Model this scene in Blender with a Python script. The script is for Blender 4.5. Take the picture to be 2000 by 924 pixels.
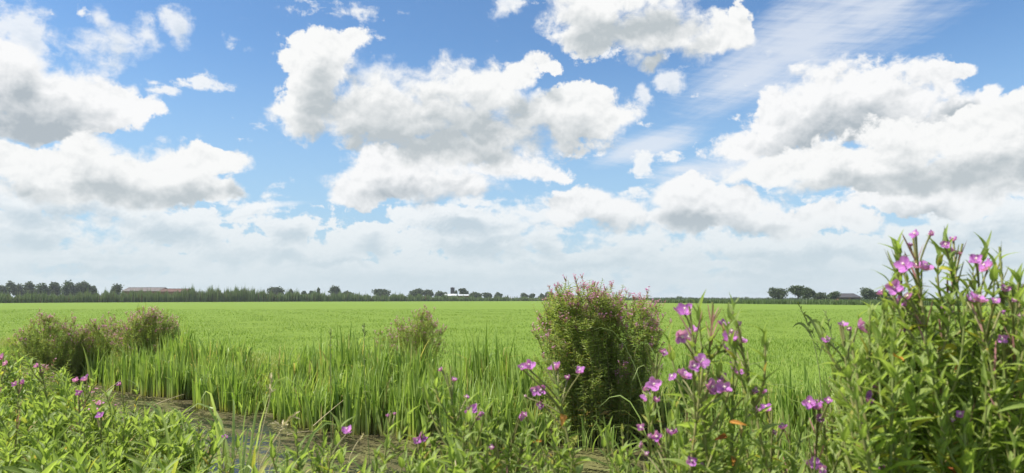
import bpy, bmesh, math, random
import numpy as np
from mathutils import Vector, Matrix

for o in list(bpy.data.objects):
    bpy.data.objects.remove(o)
scene = bpy.context.scene
COL = scene.collection
R = math.radians

# ------------------------------------------------------------------ camera
FPX = 1428.0                       # focal length in pixels of the 2000 px wide photograph
EYE = Vector((0.0, 0.0, 1.4))
PITCH = math.atan(121.0 / FPX)
cam_d = bpy.data.cameras.new("camera")
cam = bpy.data.objects.new("camera", cam_d)
COL.objects.link(cam)
cam.location = EYE
cam.rotation_euler = (R(90) + PITCH, 0, 0)
cam_d.sensor_width = 36.0
cam_d.lens = 36.0 * FPX / 2000.0
cam_d.clip_start = 0.05
cam_d.clip_end = 20000
cam_d.dof.use_dof = True
cam_d.dof.focus_distance = 7.0
cam_d.dof.aperture_fstop = 8.5
scene.camera = cam
C_F = Vector((0, math.cos(PITCH), math.sin(PITCH)))
C_U = Vector((0, -math.sin(PITCH), math.cos(PITCH)))


def ray(px, py):
    return (C_F * FPX + Vector((1, 0, 0)) * (px - 1000.0) + C_U * (462.0 - py))


def at(px, py, depth):
    """point seen at photograph pixel (px, py), depth metres ahead (along y)"""
    d = ray(px, py)
    return EYE + d * (depth / d.y)


# ------------------------------------------------------------------ light and exposure
SUN_AZ, SUN_EL = R(-98), R(52)      # high on the left
SUN_DIR = Vector((math.sin(SUN_AZ) * math.cos(SUN_EL), math.cos(SUN_AZ) * math.cos(SUN_EL), math.sin(SUN_EL)))
sun_d = bpy.data.lights.new("sun", 'SUN')
sun_d.energy = 5.0
sun_d.angle = R(0.5)
sun_d.color = (1.0, 0.95, 0.86)
sun = bpy.data.objects.new("sun", sun_d)
COL.objects.link(sun)
sun.rotation_euler = SUN_DIR.to_track_quat('Z', 'Y').to_euler()
sun.location = (0, 0, 50)
scene.view_settings.view_transform = 'Standard'
scene.view_settings.look = 'None'
scene.view_settings.exposure = 0.70
scene.view_settings.gamma = 1.0
scene.render.engine = 'CYCLES'
cy = scene.cycles
cy.max_bounces = 7
cy.diffuse_bounces = 3
cy.glossy_bounces = 3
cy.transmission_bounces = 4
cy.transparent_max_bounces = 6
cy.caustics_reflective = False
cy.caustics_refractive = False
cy.use_denoising = True


# ------------------------------------------------------------------ node helpers
class NT:
    """small expression layer over a node tree"""
    def __init__(self, tree):
        self.t = tree

    def new(self, kind, **kw):
        n = self.t.nodes.new(kind)
        for k, v in kw.items():
            setattr(n, k, v)
        return n

    def put(self, sock, v):
        if v is None:
            return
        if isinstance(v, bpy.types.NodeSocket):
            self.t.links.new(v, sock)
        else:
            sock.default_value = v

    def m(self, op, a, b=None, c=None, clamp=False):
        n = self.new('ShaderNodeMath', operation=op)
        n.use_clamp = clamp
        for i, v in enumerate((a, b, c)):
            self.put(n.inputs[i], v)
        return n.outputs[0]

    def vm(self, op, a, b=None, scale=None):
        n = self.new('ShaderNodeVectorMath', operation=op)
        self.put(n.inputs[0], a)
        self.put(n.inputs[1], b)
        if scale is not None:
            self.put(n.inputs['Scale'], scale)
        return n.outputs['Value'] if op in ('LENGTH', 'DOT_PRODUCT', 'DISTANCE') else n.outputs[0]

    def after(self, vec, other):
        n = self.new('ShaderNodeVectorMath', operation='MULTIPLY_ADD')
        self.put(n.inputs[0], other)
        n.inputs[1].default_value = (1e-9, 1e-9, 1e-9)
        self.put(n.inputs[2], vec)
        return n.outputs[0]

    def noise(self, vec, scale, detail=2.0, rough=0.5, lac=2.0, out=0, kind=None, dist=0.0, dim='3D'):
        n = self.new('ShaderNodeTexNoise')
        n.noise_dimensions = dim
        if kind:
            n.noise_type = kind
        self.put(n.inputs['Vector'], vec)
        for k, v in (('Scale', scale), ('Detail', detail), ('Roughness', rough), ('Lacunarity', lac), ('Distortion', dist)):
            if k in n.inputs:
                self.put(n.inputs[k], v)
        return n.outputs[out]

    def voronoi(self, vec, scale, feature='SMOOTH_F1', detail=0.0, rough=0.5, out='Distance', smooth=0.6, rand=1.0):
        n = self.new('ShaderNodeTexVoronoi')
        n.feature = feature
        self.put(n.inputs['Vector'], vec)
        self.put(n.inputs['Scale'], scale)
        n.inputs['Randomness'].default_value = rand
        if 'Detail' in n.inputs:
            n.inputs['Detail'].default_value = detail
            n.inputs['Roughness'].default_value = rough
        if 'Smoothness' in n.inputs:
            n.inputs['Smoothness'].default_value = smooth
        return n.outputs[out]

    def ramp(self, v, a, b, lo=0.0, hi=1.0, smooth=True):
        n = self.new('ShaderNodeMapRange')
        n.interpolation_type = 'SMOOTHSTEP' if smooth else 'LINEAR'
        self.put(n.inputs[0], v)
        for i, x in enumerate((a, b, lo, hi)):
            self.put(n.inputs[1 + i], x)
        return n.outputs[0]

    def mix(self, f, a, b, blend='MIX'):
        n = self.new('ShaderNodeMix', data_type='RGBA', blend_type=blend)
        self.put(n.inputs[0], f)
        for s, v in ((n.inputs[6], a), (n.inputs[7], b)):
            self.put(s, (*v, 1.0) if isinstance(v, tuple) and len(v) == 3 else v)
        return n.outputs[2]

    def xyz(self, x=0.0, y=0.0, z=0.0):
        n = self.new('ShaderNodeCombineXYZ')
        for i, v in enumerate((x, y, z)):
            self.put(n.inputs[i], v)
        return n.outputs[0]

    def sep(self, v):
        n = self.new('ShaderNodeSeparateXYZ')
        self.put(n.inputs[0], v)
        return n.outputs

    def mapping(self, vec, loc=(0, 0, 0), rot=(0, 0, 0), scale=(1, 1, 1), kind='TEXTURE'):
        n = self.new('ShaderNodeMapping', vector_type=kind)
        self.put(n.inputs[0], vec)
        n.inputs[1].default_value = loc
        n.inputs[2].default_value = rot
        n.inputs[3].default_value = scale
        return n.outputs[0]


# ------------------------------------------------------------------ sky with clouds (world shader, laid out by direction)
def az_el(px, py):
    d = ray(px, py).normalized()
    return math.atan2(d.x, d.y), math.asin(d.z)


def blob_group(name, blobs, k=0.12):
    """node group: vector (azimuth, elevation, 0) -> 1 inside the lobes of a cloud, falling to 0 at their rims"""
    g = bpy.data.node_groups.new(name, 'ShaderNodeTree')
    g.interface.new_socket('P', in_out='INPUT', socket_type='NodeSocketVector')
    g.interface.new_socket('F', in_out='OUTPUT', socket_type='NodeSocketFloat')
    n = NT(g)
    gi = n.new('NodeGroupInput')
    go = n.new('NodeGroupOutput')
    cur = None
    for b in blobs:
        px, py, rx, ry = b[:4]
        rot = b[4] if len(b) > 4 else 0.0
        lift = b[5] if len(b) > 5 else 0.0
        u, v = az_el(px, py)
        ru = abs(az_el(px + 20, py)[0] - az_el(px - 20, py)[0]) / 40 * rx
        rv = abs(az_el(px, py + 20)[1] - az_el(px, py - 20)[1]) / 40 * ry
        # (each lobe waits for the one before it: keeps the shader's stack small)
        vec = gi.outputs[0] if cur is None else n.after(gi.outputs[0], cur)
        q = n.mapping(vec, (u, v, 0), (0, 0, R(rot)), (ru, rv, 1.0))
        d = n.vm('LENGTH', q)
        if lift:
            d = n.m('ADD', d, lift)
        cur = d if cur is None else n.m('SMOOTH_MIN', cur, d, k)
    g.links.new(n.m('SUBTRACT', 1.0, cur), go.inputs[0])
    return g


def make_world():
    world = bpy.data.worlds.new("World")
    scene.world = world
    world.use_nodes = True
    t = world.node_tree
    t.nodes.clear()
    n = NT(t)
    direction = n.new('ShaderNodeTexCoord').outputs['Generated']
    d = n.sep(direction)
    az = n.m('ARCTAN2', d[0], d[1])
    el = n.m('ARCSINE', d[2])
    P = n.xyz(az, el, 0.0)

    sky = n.new('ShaderNodeTexSky', sky_type='NISHITA')
    sky.sun_disc = False
    sky.sun_elevation = SUN_EL
    sky.sun_rotation = SUN_AZ
    sky.altitude = 0
    sky.air_density = SKY_AIR
    sky.dust_density = SKY_DUST
    sky.ozone_density = SKY_OZONE
    base = n.vm('SCALE', sky.outputs[0], scale=SKY_STRENGTH)
    base = n.vm('MULTIPLY', base, SKY_TINT)

    def fluff(Pv, seed, f, det):
        """billowing cloud texture, about -0.5 .. 0.5"""
        v = n.vm('ADD', Pv, (seed, seed * 0.7, 0.0))
        warp = n.noise(v, f * 1.3, 1.0, 0.5, out=1, dim='2D')
        v2 = n.vm('ADD', v, n.vm('SCALE', n.vm('SUBTRACT', warp, (0.5, 0.5, 0.5)), scale=0.30 / f))
        fb = n.noise(v2, f, det, 0.61, 2.1, dim='2D')
        rid = n.noise(v2, f * 1.7, min(det, 4.0), 0.6, 2.2, kind='RIDGED_MULTIFRACTAL', dim='2D')
        return n.m('SUBTRACT', n.m('MULTIPLY', n.m('SUBTRACT', fb, 0.5), 2.0), n.m('MULTIPLY', n.m('SUBTRACT', rid, BIL_MID), BIL_AMP))

    col = base
    # the lobes are bent out of shape by a turbulent offset
    b1 = n.noise(P, 11.0, 5.0, 0.6, out=1, dim='2D')
    bend = n.vm('SCALE', n.vm('SUBTRACT', b1, (0.5, 0.5, 0.5)), scale=0.056)
    haze_t = n.ramp(el, 0.0, 0.20, 1.0, 0.0)          # 1 at the horizon

    def layer(col, grp, seed, freq, amp, sun_off, white, grey, edge=(-0.06, 0.16, 0.75), dens=(0.05, 0.95), opacity=1.0, fade=0.75, generic=None):
        def field(off, prev):
            Pd = n.vm('ADD', n.after(P, prev), (off[0], off[1], 0.0))
            gn = n.new('ShaderNodeGroup')
            gn.node_tree = grp
            n.put(gn.inputs[0], n.vm('ADD', Pd, bend))
            F = n.m('MAXIMUM', gn.outputs[0], -1.2)
            if generic is not None:
                F = n.m('MAXIMUM', F, generic(n.vm('ADD', n.after(direction, prev), (off[0], 0.0, off[1]))))
            return F

        def texture(off, prev, det):
            Pd = n.vm('ADD', n.after(P, prev), (off[0], off[1], 0.0))
            return n.m('MULTIPLY', fluff(n.vm('MULTIPLY', Pd, (1.0, 1.25, 1.0)), seed, freq, det), amp)
        F0 = field((0, 0), col)
        N0 = texture((0, 0), F0, 9.0)
        N1 = texture((sun_off[0] * 0.20, sun_off[1] * 0.20), N0, 5.0)
        F2 = field(sun_off, N1)
        N2 = texture((sun_off[0] * 0.7, sun_off[1] * 0.7), F2, 3.0)
        D0 = n.m('ADD', F0, N0)
        D2 = n.m('ADD', F2, N2)
        wv = n.noise(n.vm('ADD', n.after(P, D2), (seed * 2.0, 0.0, 0.0)), 6.0, 1.0, dim='2D')
        wid = n.ramp(wv, 0.35, 0.68, edge[1], edge[2])
        alpha = n.m('MULTIPLY', n.ramp(D0, edge[0], wid), opacity)
        thick = n.ramp(n.m('ADD', n.m('ADD', n.m('MULTIPLY', F2, 0.8), n.m('MULTIPLY', N2, 0.30)), n.m('MULTIPLY', F0, 0.3)), dens[0], dens[1])
        relief = n.m('MULTIPLY', n.m('SUBTRACT', N0, N1), RELIEF)        # puffs turned to the sun
        light = n.m('ADD', n.m('SUBTRACT', 1.0, thick), relief, clamp=True)
        c = n.mix(light, grey, white)
        c = n.mix(n.m('MULTIPLY', haze_t, fade), c, HORIZON)
        return n.mix(alpha, col, c)

    # pale air towards the horizon
    col = n.mix(n.m('MULTIPLY', n.ramp(el, 0.0, 0.36, 1.0, 0.0), 0.85), col, (0.44, 0.63, 0.80))

    # high streaked cloud
    sv = n.mapping(n.vm('ADD', direction, (3.1, 0.0, 0.0)), rot=(0, R(-22), 0), scale=(0.30, 0.5, 0.055))
    st = n.noise(sv, 1.3, 7.0, 0.62, 2.2)
    rv = n.mapping(n.vm('ADD', direction, (1.1, 0.0, 0.0)), rot=(0, R(10), 0), scale=(0.055, 0.5, 0.0052))
    rip = n.noise(rv, 1.0, 3.0, 0.5, dist=0.5)
    gc = n.new('ShaderNodeGroup')
    gc.node_tree = blob_group('streak_cloud', STREAKS, 0.2)
    n.put(gc.inputs[0], n.after(P, col))
    sF = n.m('ADD', gc.outputs[0], n.m('MULTIPLY', n.m('SUBTRACT', st, 0.5), 1.6))
    sF = n.m('ADD', sF, n.m('MULTIPLY', n.m('SUBTRACT', rip, 0.5), 0.55))
    col = n.mix(n.m('MULTIPLY', n.ramp(sF, -0.1, 0.9), 0.75), col, (0.80, 0.84, 0.90))
    # low banks of small cloud above the horizon, and the cover everywhere outside the view
    def low_generic(Dd):
        s = n.sep(Dd)
        hz = n.m('ARCTAN2', s[0], s[1])
        q = n.xyz(s[0], s[1], n.m('MULTIPLY', s[2], 4.5))
        a = n.noise(q, 6.5, 3.0, 0.55)
        band = n.ramp(s[2], 0.03, 0.16, 0.34, -0.66, smooth=False)
        return n.m('ADD', n.m('MULTIPLY', n.m('SUBTRACT', a, 0.5), 2.6), band)

    def far_generic(Dd):
        a = n.noise(n.vm('MULTIPLY', Dd, (1, 1, 2.0)), 3.0, 2.0, 0.5)
        away = n.ramp(d[1], 0.55, 0.75, 0.0, -1.6)
        up = n.ramp(d[2], 0.40, 0.55, -1.6, 0.0)
        return n.m('ADD', n.m('ADD', n.m('MULTIPLY', n.m('SUBTRACT', a, 0.52), 4.0), 0.0), n.m('MAXIMUM', away, up))

    col = layer(col, blob_group('wisps', WISPS), 9.7, 30.0, 1.1, (-0.004, 0.012), (0.90, 0.92, 0.94), (0.70, 0.76, 0.82), edge=(-0.15, 0.7, 1.3), dens=(0.2, 1.2), opacity=0.85, fade=0.2)
    col = layer(col, blob_group('low_clouds', LOW_CLOUDS), 7.3, 22.0, 1.0, (-0.005, 0.013), (0.93, 0.94, 0.94), (0.54, 0.62, 0.68),
                edge=(-0.05, 0.2, 0.5), dens=(0.05, 0.95), opacity=0.88, fade=0.22, generic=low_generic)
    # vapour trail
    gt = n.new('ShaderNodeGroup')
    gt.node_tree = blob_group('vapour_trail', [(515, 402, 105, 9, 7)], 0.1)
    n.put(gt.inputs[0], n.after(P, col))
    col = n.mix(n.m('MULTIPLY', n.ramp(n.m('ADD', gt.outputs[0], n.m('MULTIPLY', n.m('SUBTRACT', st, 0.5), 0.5)), 0.0, 0.7), 0.6), col, (0.90, 0.93, 0.95))

    col = layer(col, blob_group('rear_clouds', REAR_CLOUDS), 2.9, 17.0, 0.9, (-0.010, 0.040), (0.93, 0.935, 0.94), (0.44, 0.495, 0.54),
                dens=(-0.10, 0.95), fade=0.3, generic=far_generic)
    col = layer(col, blob_group('front_clouds', FRONT_CLOUDS), 5.1, 18.0, 0.9, (-0.010, 0.040), (0.93, 0.935, 0.93), (0.50, 0.55, 0.58),
                dens=(-0.10, 0.95), fade=0.3)
    col = n.mix(n.ramp(el, 0.0, 0.125, 0.80, 0.0), col, HORIZON)
    clear = n.new('ShaderNodeBackground')
    clear.inputs[1].default_value = SKY_GAIN
    n.put(clear.inputs[0], HORIZON4)
    bg = n.new('ShaderNodeBackground')
    bg.inputs[1].default_value = SKY_GAIN
    n.put(bg.inputs[0], col)
    ms = n.new('ShaderNodeMixShader')                 # nothing but pale air below the horizon
    n.put(ms.inputs[0], n.m('GREATER_THAN', d[2], -0.02))
    t.links.new(clear.outputs[0], ms.inputs[1])
    t.links.new(bg.outputs[0], ms.inputs[2])
    out = n.new('ShaderNodeOutputWorld')
    t.links.new(ms.outputs[0], out.inputs[0])
    world.cycles.sampling_method = 'MANUAL'
    world.cycles.sample_map_resolution = 512


BIL_MID, BIL_AMP = 1.0, 0.30
RELIEF = 0.75
SKY_GAIN = 0.635
SKY_STRENGTH = 0.10
SKY_TINT = (1.04, 1.34, 1.56)
SKY_AIR, SKY_DUST, SKY_OZONE = 1.0, 0.4, 2.0
HORIZON = (0.62, 0.72, 0.77)
HORIZON4 = (*HORIZON, 1.0)
STREAKS = [(1580, 85, 260, 120, 20), (1710, 20, 200, 90, 10), (1480, 140, 160, 65, 14), (1270, 285, 120, 28, 12), (1420, 330, 160, 30, 5),
           (1350, 330, 60, 12, 0), (1130, 378, 60, 10, 0)]
LOW_CLOUDS = [(120, 400, 230, 26), (60, 450, 140, 30), (330, 445, 130, 30), (450, 480, 90, 25), (565, 440, 52, 24), (550, 488, 70, 22), (720, 466, 70, 24),
              (640, 500, 80, 14), (900, 432, 110, 26), (930, 475, 150, 26), (1060, 465, 60, 25), (1150, 500, 200, 18), (1560, 480, 300, 22), (1900, 450, 180, 26),
              (1500, 520, 260, 14), (200, 505, 240, 16), (1960, 500, 140, 20)]
WISPS = [(55, 65, 70, 50, 20, .1), (205, 92, 60, 40, 0, .05), (338, 40, 24, 28, 0, -.15), (275, 65, 34, 28, 0, .25), (190, 35, 24, 34, 0, .3), (735, 150, 34, 34, 0, .15), (1000, 5, 30, 22, 0, .1), (1320, 160, 24, 22, 0, .0), (1420, 60, 60, 40, 0, .4), (20, 120, 90, 40, 0, .2), (1255, 200, 24, 30, 0, .3)]
REAR_CLOUDS = [  # left: the big one running out of the frame; centre: the lower grey one; right: the upper mass
    (20, 175, 125, 90), (120, 195, 110, 65), (215, 215, 75, 42), (290, 217, 42, 17), (50, 240, 140, 38), (20, 110, 60, 36, 0, 0.15),
    (820, 350, 130, 52), (690, 378, 62, 32), (750, 328, 60, 34), (900, 362, 80, 30), (1000, 328, 92, 24),
    (1645, 195, 115, 72), (1565, 238, 110, 60), (1475, 278, 80, 34), (1745, 210, 120, 58), (1840, 225, 100, 42), (1848, 148, 44, 17), (1910, 190, 40, 16, 40),
    (1150, 405, 78, 36), (1225, 412, 72, 30), (1345, 388, 82, 42), (1440, 398, 80, 30), (1330, 432, 190, 30), (1560, 432, 120, 26),
    (1780, 360, 120, 28), (1850, 385, 190, 30)]
FRONT_CLOUDS = [
    (628, 135, 68, 78), (608, 205, 66, 62), (690, 85, 32, 26), (735, 215, 105, 58), (835, 205, 95, 74), (945, 185, 80, 52), (1010, 140, 48, 28, 25, 0.1), (1055, 118, 26, 24),
    (690, 215, 90, 58), (780, 225, 110, 62), (1035, 225, 90, 52), (960, 250, 130, 58), (1105, 235, 108, 56), (1190, 232, 52, 34), (880, 282, 200, 30),
    (180, 312, 78, 50), (60, 330, 92, 42), (262, 325, 80, 36), (352, 322, 72, 38), (442, 324, 44, 24), (190, 368, 220, 34), (400, 372, 60, 22), (35, 300, 50, 22),
    (1150, 25, 90, 48), (1215, 62, 120, 48), (1300, 62, 95, 48), (1395, 84, 74, 34), (1448, 55, 22, 34), (1285, 122, 30, 20), (1220, -10, 160, 40),
    (1510, 330, 84, 28), (1640, 318, 130, 42), (1770, 285, 120, 50), (1890, 268, 110, 52), (1990, 262, 62, 58), (1860, 335, 200, 44), (1700, 352, 190, 26), (1960, 330, 120, 50)]
make_world()

# ------------------------------------------------------------------ object helpers
rng = np.random.default_rng(11)
random.seed(5)


def tag(o, label=None, cat=None, group=None, kind=None):
    if label:
        o['label'] = label
    if cat:
        o['category'] = cat
    if group:
        o['group'] = group
    if kind:
        o['kind'] = kind
    return o


def empty(name, loc, label=None, cat=None, group=None):
    o = bpy.data.objects.new(name, None)
    COL.objects.link(o)
    o.location = loc
    o.empty_display_size = 0.1
    return tag(o, label, cat, group)


def mesh_data(name, V, F, mats, uv=None, smooth=True, mat_idx=None):
    """V (n,3), F (m,k) all faces of k corners"""
    V = np.asarray(V, dtype=np.float32)
    F = np.asarray(F, dtype=np.int32)
    me = bpy.data.meshes.new(name)
    k = F.shape[1]
    me.vertices.add(len(V))
    me.vertices.foreach_set('co', V.ravel())
    me.loops.add(F.size)
    me.loops.foreach_set('vertex_index', F.ravel())
    me.polygons.add(len(F))
    me.polygons.foreach_set('loop_start', np.arange(len(F), dtype=np.int32) * k)
    me.polygons.foreach_set('use_smooth', np.full(len(F), bool(smooth)))
    if uv is not None:
        l = me.uv_layers.new(name='uv')
        l.data.foreach_set('uv', np.asarray(uv, dtype=np.float32)[F.ravel()].ravel())
    for m in (mats if isinstance(mats, (list, tuple)) else [mats]):
        me.materials.append(m)
    if mat_idx is not None:
        me.polygons.foreach_set('material_index', np.asarray(mat_idx, dtype=np.int32))
    me.update()
    me.validate()
    return me


def put(name, me, parent=None, mat=None, loc=None):
    o = bpy.data.objects.new(name, me)
    COL.objects.link(o)
    if parent is not None:
        o.parent = parent
    if mat is not None:
        o.matrix_basis = mat
    if loc is not None:
        o.location = loc
    return o


class Acc:
    """collects (V, F quads, uv) pieces into one mesh"""
    def __init__(self):
        self.V, self.F, self.U, self.M, self.n = [], [], [], [], 0

    def add(self, V, F, uv=None, mi=0):
        V = np.asarray(V, dtype=np.float32).reshape(-1, 3)
        F = np.asarray(F, dtype=np.int32)
        if F.shape[1] == 3:
            F = np.concatenate([F, F[:, 2:3]], 1)
        self.V.append(V)
        self.F.append(F + self.n)
        self.U.append(np.zeros((len(V), 2), np.float32) if uv is None else np.asarray(uv, np.float32))
        self.M.append(np.full(len(F), mi, np.int32))
        self.n += len(V)

    def data(self, name, mats, smooth=True):
        F = np.concatenate(self.F)
        V, U, M = np.concatenate(self.V), np.concatenate(self.U), np.concatenate(self.M)
        # split true quads and collapsed ones (triangles)
        tri = F[:, 2] == F[:, 3]
        me = bpy.data.meshes.new(name)
        cnt = np.where(tri, 3, 4).astype(np.int32)
        keep = np.ones(F.shape, bool)
        keep[:, 3] = ~tri
        loops = F[keep]
        me.vertices.add(len(V))
        me.vertices.foreach_set('co', V.ravel())
        me.loops.add(len(loops))
        me.loops.foreach_set('vertex_index', loops)
        me.polygons.add(len(F))
        me.polygons.foreach_set('loop_start', np.concatenate([[0], np.cumsum(cnt)[:-1]]).astype(np.int32))
        me.polygons.foreach_set('use_smooth', np.full(len(F), bool(smooth)))
        me.polygons.foreach_set('material_index', M)
        l = me.uv_layers.new(name='uv')
        l.data.foreach_set('uv', U[loops].ravel())
        for m in (mats if isinstance(mats, (list, tuple)) else [mats]):
            me.materials.append(m)
        me.update()
        return me


def norm(a):
    return a / np.maximum(np.linalg.norm(a, axis=-1, keepdims=True), 1e-9)


def frames(y, up):
    """(K,3,3) rotation matrices whose columns are x, y, z: y along the leaf, z near up"""
    y = norm(np.asarray(y, float))
    up = np.broadcast_to(np.asarray(up, float), y.shape)
    x = np.cross(y, up)
    bad = np.linalg.norm(x, axis=-1) < 1e-4
    if bad.any():
        x[bad] = np.cross(y[bad], np.array([1.0, 0.1, 0.0]))
    x = norm(x)
    z = np.cross(x, y)
    return np.stack([x, y, z], axis=-1)


def roll(Rm, ang):
    c, s = np.cos(ang)[:, None], np.sin(ang)[:, None]
    x, y, z = Rm[..., 0], Rm[..., 1], Rm[..., 2]
    return np.stack([x * c + z * s, y, z * c - x * s], axis=-1)


def scatter(T, pos, Rm, scale):
    """template (V, F, uv) placed K times -> V, F, uv"""
    V, F, U = T
    scale = np.asarray(scale, float)
    if scale.ndim == 1:
        scale = scale[:, None]
    Vs = V[None] * scale[:, None, :] if scale.shape[1] == 3 else V[None] * scale[:, None, :]
    W = np.einsum('kij,knj->kni', Rm, Vs) + np.asarray(pos)[:, None, :]
    K, n = len(pos), len(V)
    Fs = F[None] + (np.arange(K) * n)[:, None, None]
    return W.reshape(-1, 3), Fs.reshape(-1, F.shape[1]), np.tile(U, (K, 1))


def leaf_template(rows=6, cols=4, width=0.2, droop=0.25, fold=0.10, shape=(0.45, 1.3), wave=0.0, seed=0):
    """a lance-shaped leaf of length 1 along +y, face up +z"""
    r = np.random.default_rng(seed)
    V, U, F = [], [], []
    ph = r.uniform(0, 6.28)
    for i in range(rows + 1):
        t = i / rows
        w = width * (math.sin(math.pi * min(1, t ** shape[0] * 0.94 + 0.03)) ** shape[1] + 0.02) * 0.5
        for j in range(cols + 1):
            u = j / cols * 2 - 1
            z = fold * abs(u) * w * 5 - droop * t * t + wave * abs(u) * math.sin(t * 11 + ph + (1.5 if u > 0 else 0))
            V.append((u * w, t - 0.12 * droop * t * t, z))
            U.append((j / cols, t))
    for i in range(rows):
        for j in range(cols):
            a = i * (cols + 1) + j
            F.append((a, a + 1, a + cols + 2, a + cols + 1))
    return np.array(V), np.array(F), np.array(U)


def tube(path, radii, sides=5):
    P = np.asarray(path, float)
    radii = np.broadcast_to(np.asarray(radii, float), (len(P),))
    tan = norm(np.gradient(P, axis=0))
    Rm = frames(tan, (0.13, 0.21, 0.97) if abs(tan[0][2]) < 0.8 else (0.2, 0.95, 0.1))
    a = np.arange(sides) / sides * 2 * math.pi
    ring = np.stack([np.cos(a), np.zeros(sides), np.sin(a)], -1)
    V = P[:, None] + np.einsum('kij,nj->kni', Rm, ring) * radii[:, None, None]
    F = []
    for i in range(len(P) - 1):
        for j in range(sides):
            b = (j + 1) % sides
            F.append((i * sides + j, i * sides + b, (i + 1) * sides + b, (i + 1) * sides + j))
    return V.reshape(-1, 3), np.array(F)


def bez(a, b, c, n):
    t = np.linspace(0, 1, n)[:, None]
    return (1 - t) ** 2 * np.asarray(a) + 2 * t * (1 - t) * np.asarray(b) + t * t * np.asarray(c)


def mat4(pos, R3, s):
    m = Matrix.Identity(4)
    s = (s, s, s) if np.isscalar(s) else s
    for i in range(3):
        for j in range(3):
            m[i][j] = float(R3[i][j]) * float(s[j])
        m[i][3] = float(pos[i])
    return m


# ------------------------------------------------------------------ materials
def new_mat(name):
    m = bpy.data.materials.new(name)
    m.use_nodes = True
    m.node_tree.nodes.clear()
    n = NT(m.node_tree)
    out = n.new('ShaderNodeOutputMaterial')
    return m, n, out


def leaf_mat(name, c1, c2, trans=0.4, rough=0.5, spec=0.35, glow=1.5, midrib=False, c3=None, dead=0.0, source='island', foot=None):
    """thin foliage: reflects on the face, lets light through; colour differs from leaf to leaf"""
    m, n, out = new_mat(name)
    rnd = n.new('ShaderNodeNewGeometry').outputs['Random Per Island'] if source == 'island' else n.new('ShaderNodeObjectInfo').outputs['Random']
    tc = n.new('ShaderNodeTexCoord')
    pn = n.noise(tc.outputs['Object'], 3.0, 2.0)
    f = n.m('ADD', n.m('MULTIPLY', rnd, 0.7), n.m('MULTIPLY', n.m('SUBTRACT', pn, 0.35), 1.0), clamp=True)
    col = n.mix(f, c1, c2)
    if c3 is not None:
        col = n.mix(n.ramp(n.m('FRACT', n.m('MULTIPLY', rnd, 7.31)), 1.0 - dead, 1.0 - dead * 0.5), col, c3)
    if foot is not None:                                 # blades are straw-coloured where they leave the water
        v = n.sep(tc.outputs['UV'])[1]
        col = n.mix(n.m('MULTIPLY', n.ramp(v, 0.0, 0.38, 1.0, 0.0), 0.7), col, foot)
    bump = None
    if midrib:
        uv = n.sep(tc.outputs['UV'])
        a = n.m('ABSOLUTE', n.m('SUBTRACT', uv[0], 0.5))
        rib = n.ramp(a, 0.02, 0.07, 1.0, 0.0)
        vein = n.m('SINE', n.m('MULTIPLY', n.m('SUBTRACT', uv[1], n.m('MULTIPLY', a, 0.28)), 95.0))
        fine = n.noise(n.mapping(tc.outputs['UV'], scale=(0.08, 0.03, 1)), 1.0, 3.0)
        col = n.mix(n.m('MULTIPLY', rib, 0.55), col, tuple(min(1, x * 1.6 + 0.04) for x in c2))
        col = n.mix(n.m('MULTIPLY', n.ramp(vein, 0.6, 1.0), 0.16), col, tuple(min(1, x * 1.5 + 0.02) for x in c2))
        col = n.mix(n.m('MULTIPLY', n.ramp(fine, 0.4, 0.75), 0.25), col, tuple(x * 0.6 for x in c1))
        spot = n.noise(tc.outputs['UV'], 5.0, 4.0, 0.7)
        blot = n.m('ADD', spot, n.m('MULTIPLY', n.m('SUBTRACT', n.m('FRACT', n.m('MULTIPLY', rnd, 13.7)), 0.5), 0.22))
        col = n.mix(n.m('MULTIPLY', n.ramp(blot, 0.66, 0.72), 0.75 if dead else 0.0), col, (0.21, 0.13, 0.05))
        bn = n.new('ShaderNodeBump')
        bn.inputs['Strength'].default_value = 0.35
        bn.inputs['Distance'].default_value = 0.002
        n.put(bn.inputs['Height'], n.m('ADD', n.m('MULTIPLY', vein, 0.4), n.m('MULTIPLY', rib, -1.2)))
        bump = bn.outputs[0]
    p = n.new('ShaderNodeBsdfPrincipled')
    n.put(p.inputs['Base Color'], col)
    p.inputs['Roughness'].default_value = rough
    p.inputs['Specular IOR Level'].default_value = spec
    if bump:
        n.put(p.inputs['Normal'], bump)
    tr = n.new('ShaderNodeBsdfTranslucent')
    n.put(tr.inputs[0], n.mix(1.0, col, (glow * 1.0, glow * 1.05, glow * 0.55), 'MULTIPLY'))
    mx = n.new('ShaderNodeMixShader')
    mx.inputs[0].default_value = trans
    m.node_tree.links.new(p.outputs[0], mx.inputs[1])
    m.node_tree.links.new(tr.outputs[0], mx.inputs[2])
    m.node_tree.links.new(mx.outputs[0], out.inputs[0])
    return m


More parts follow.
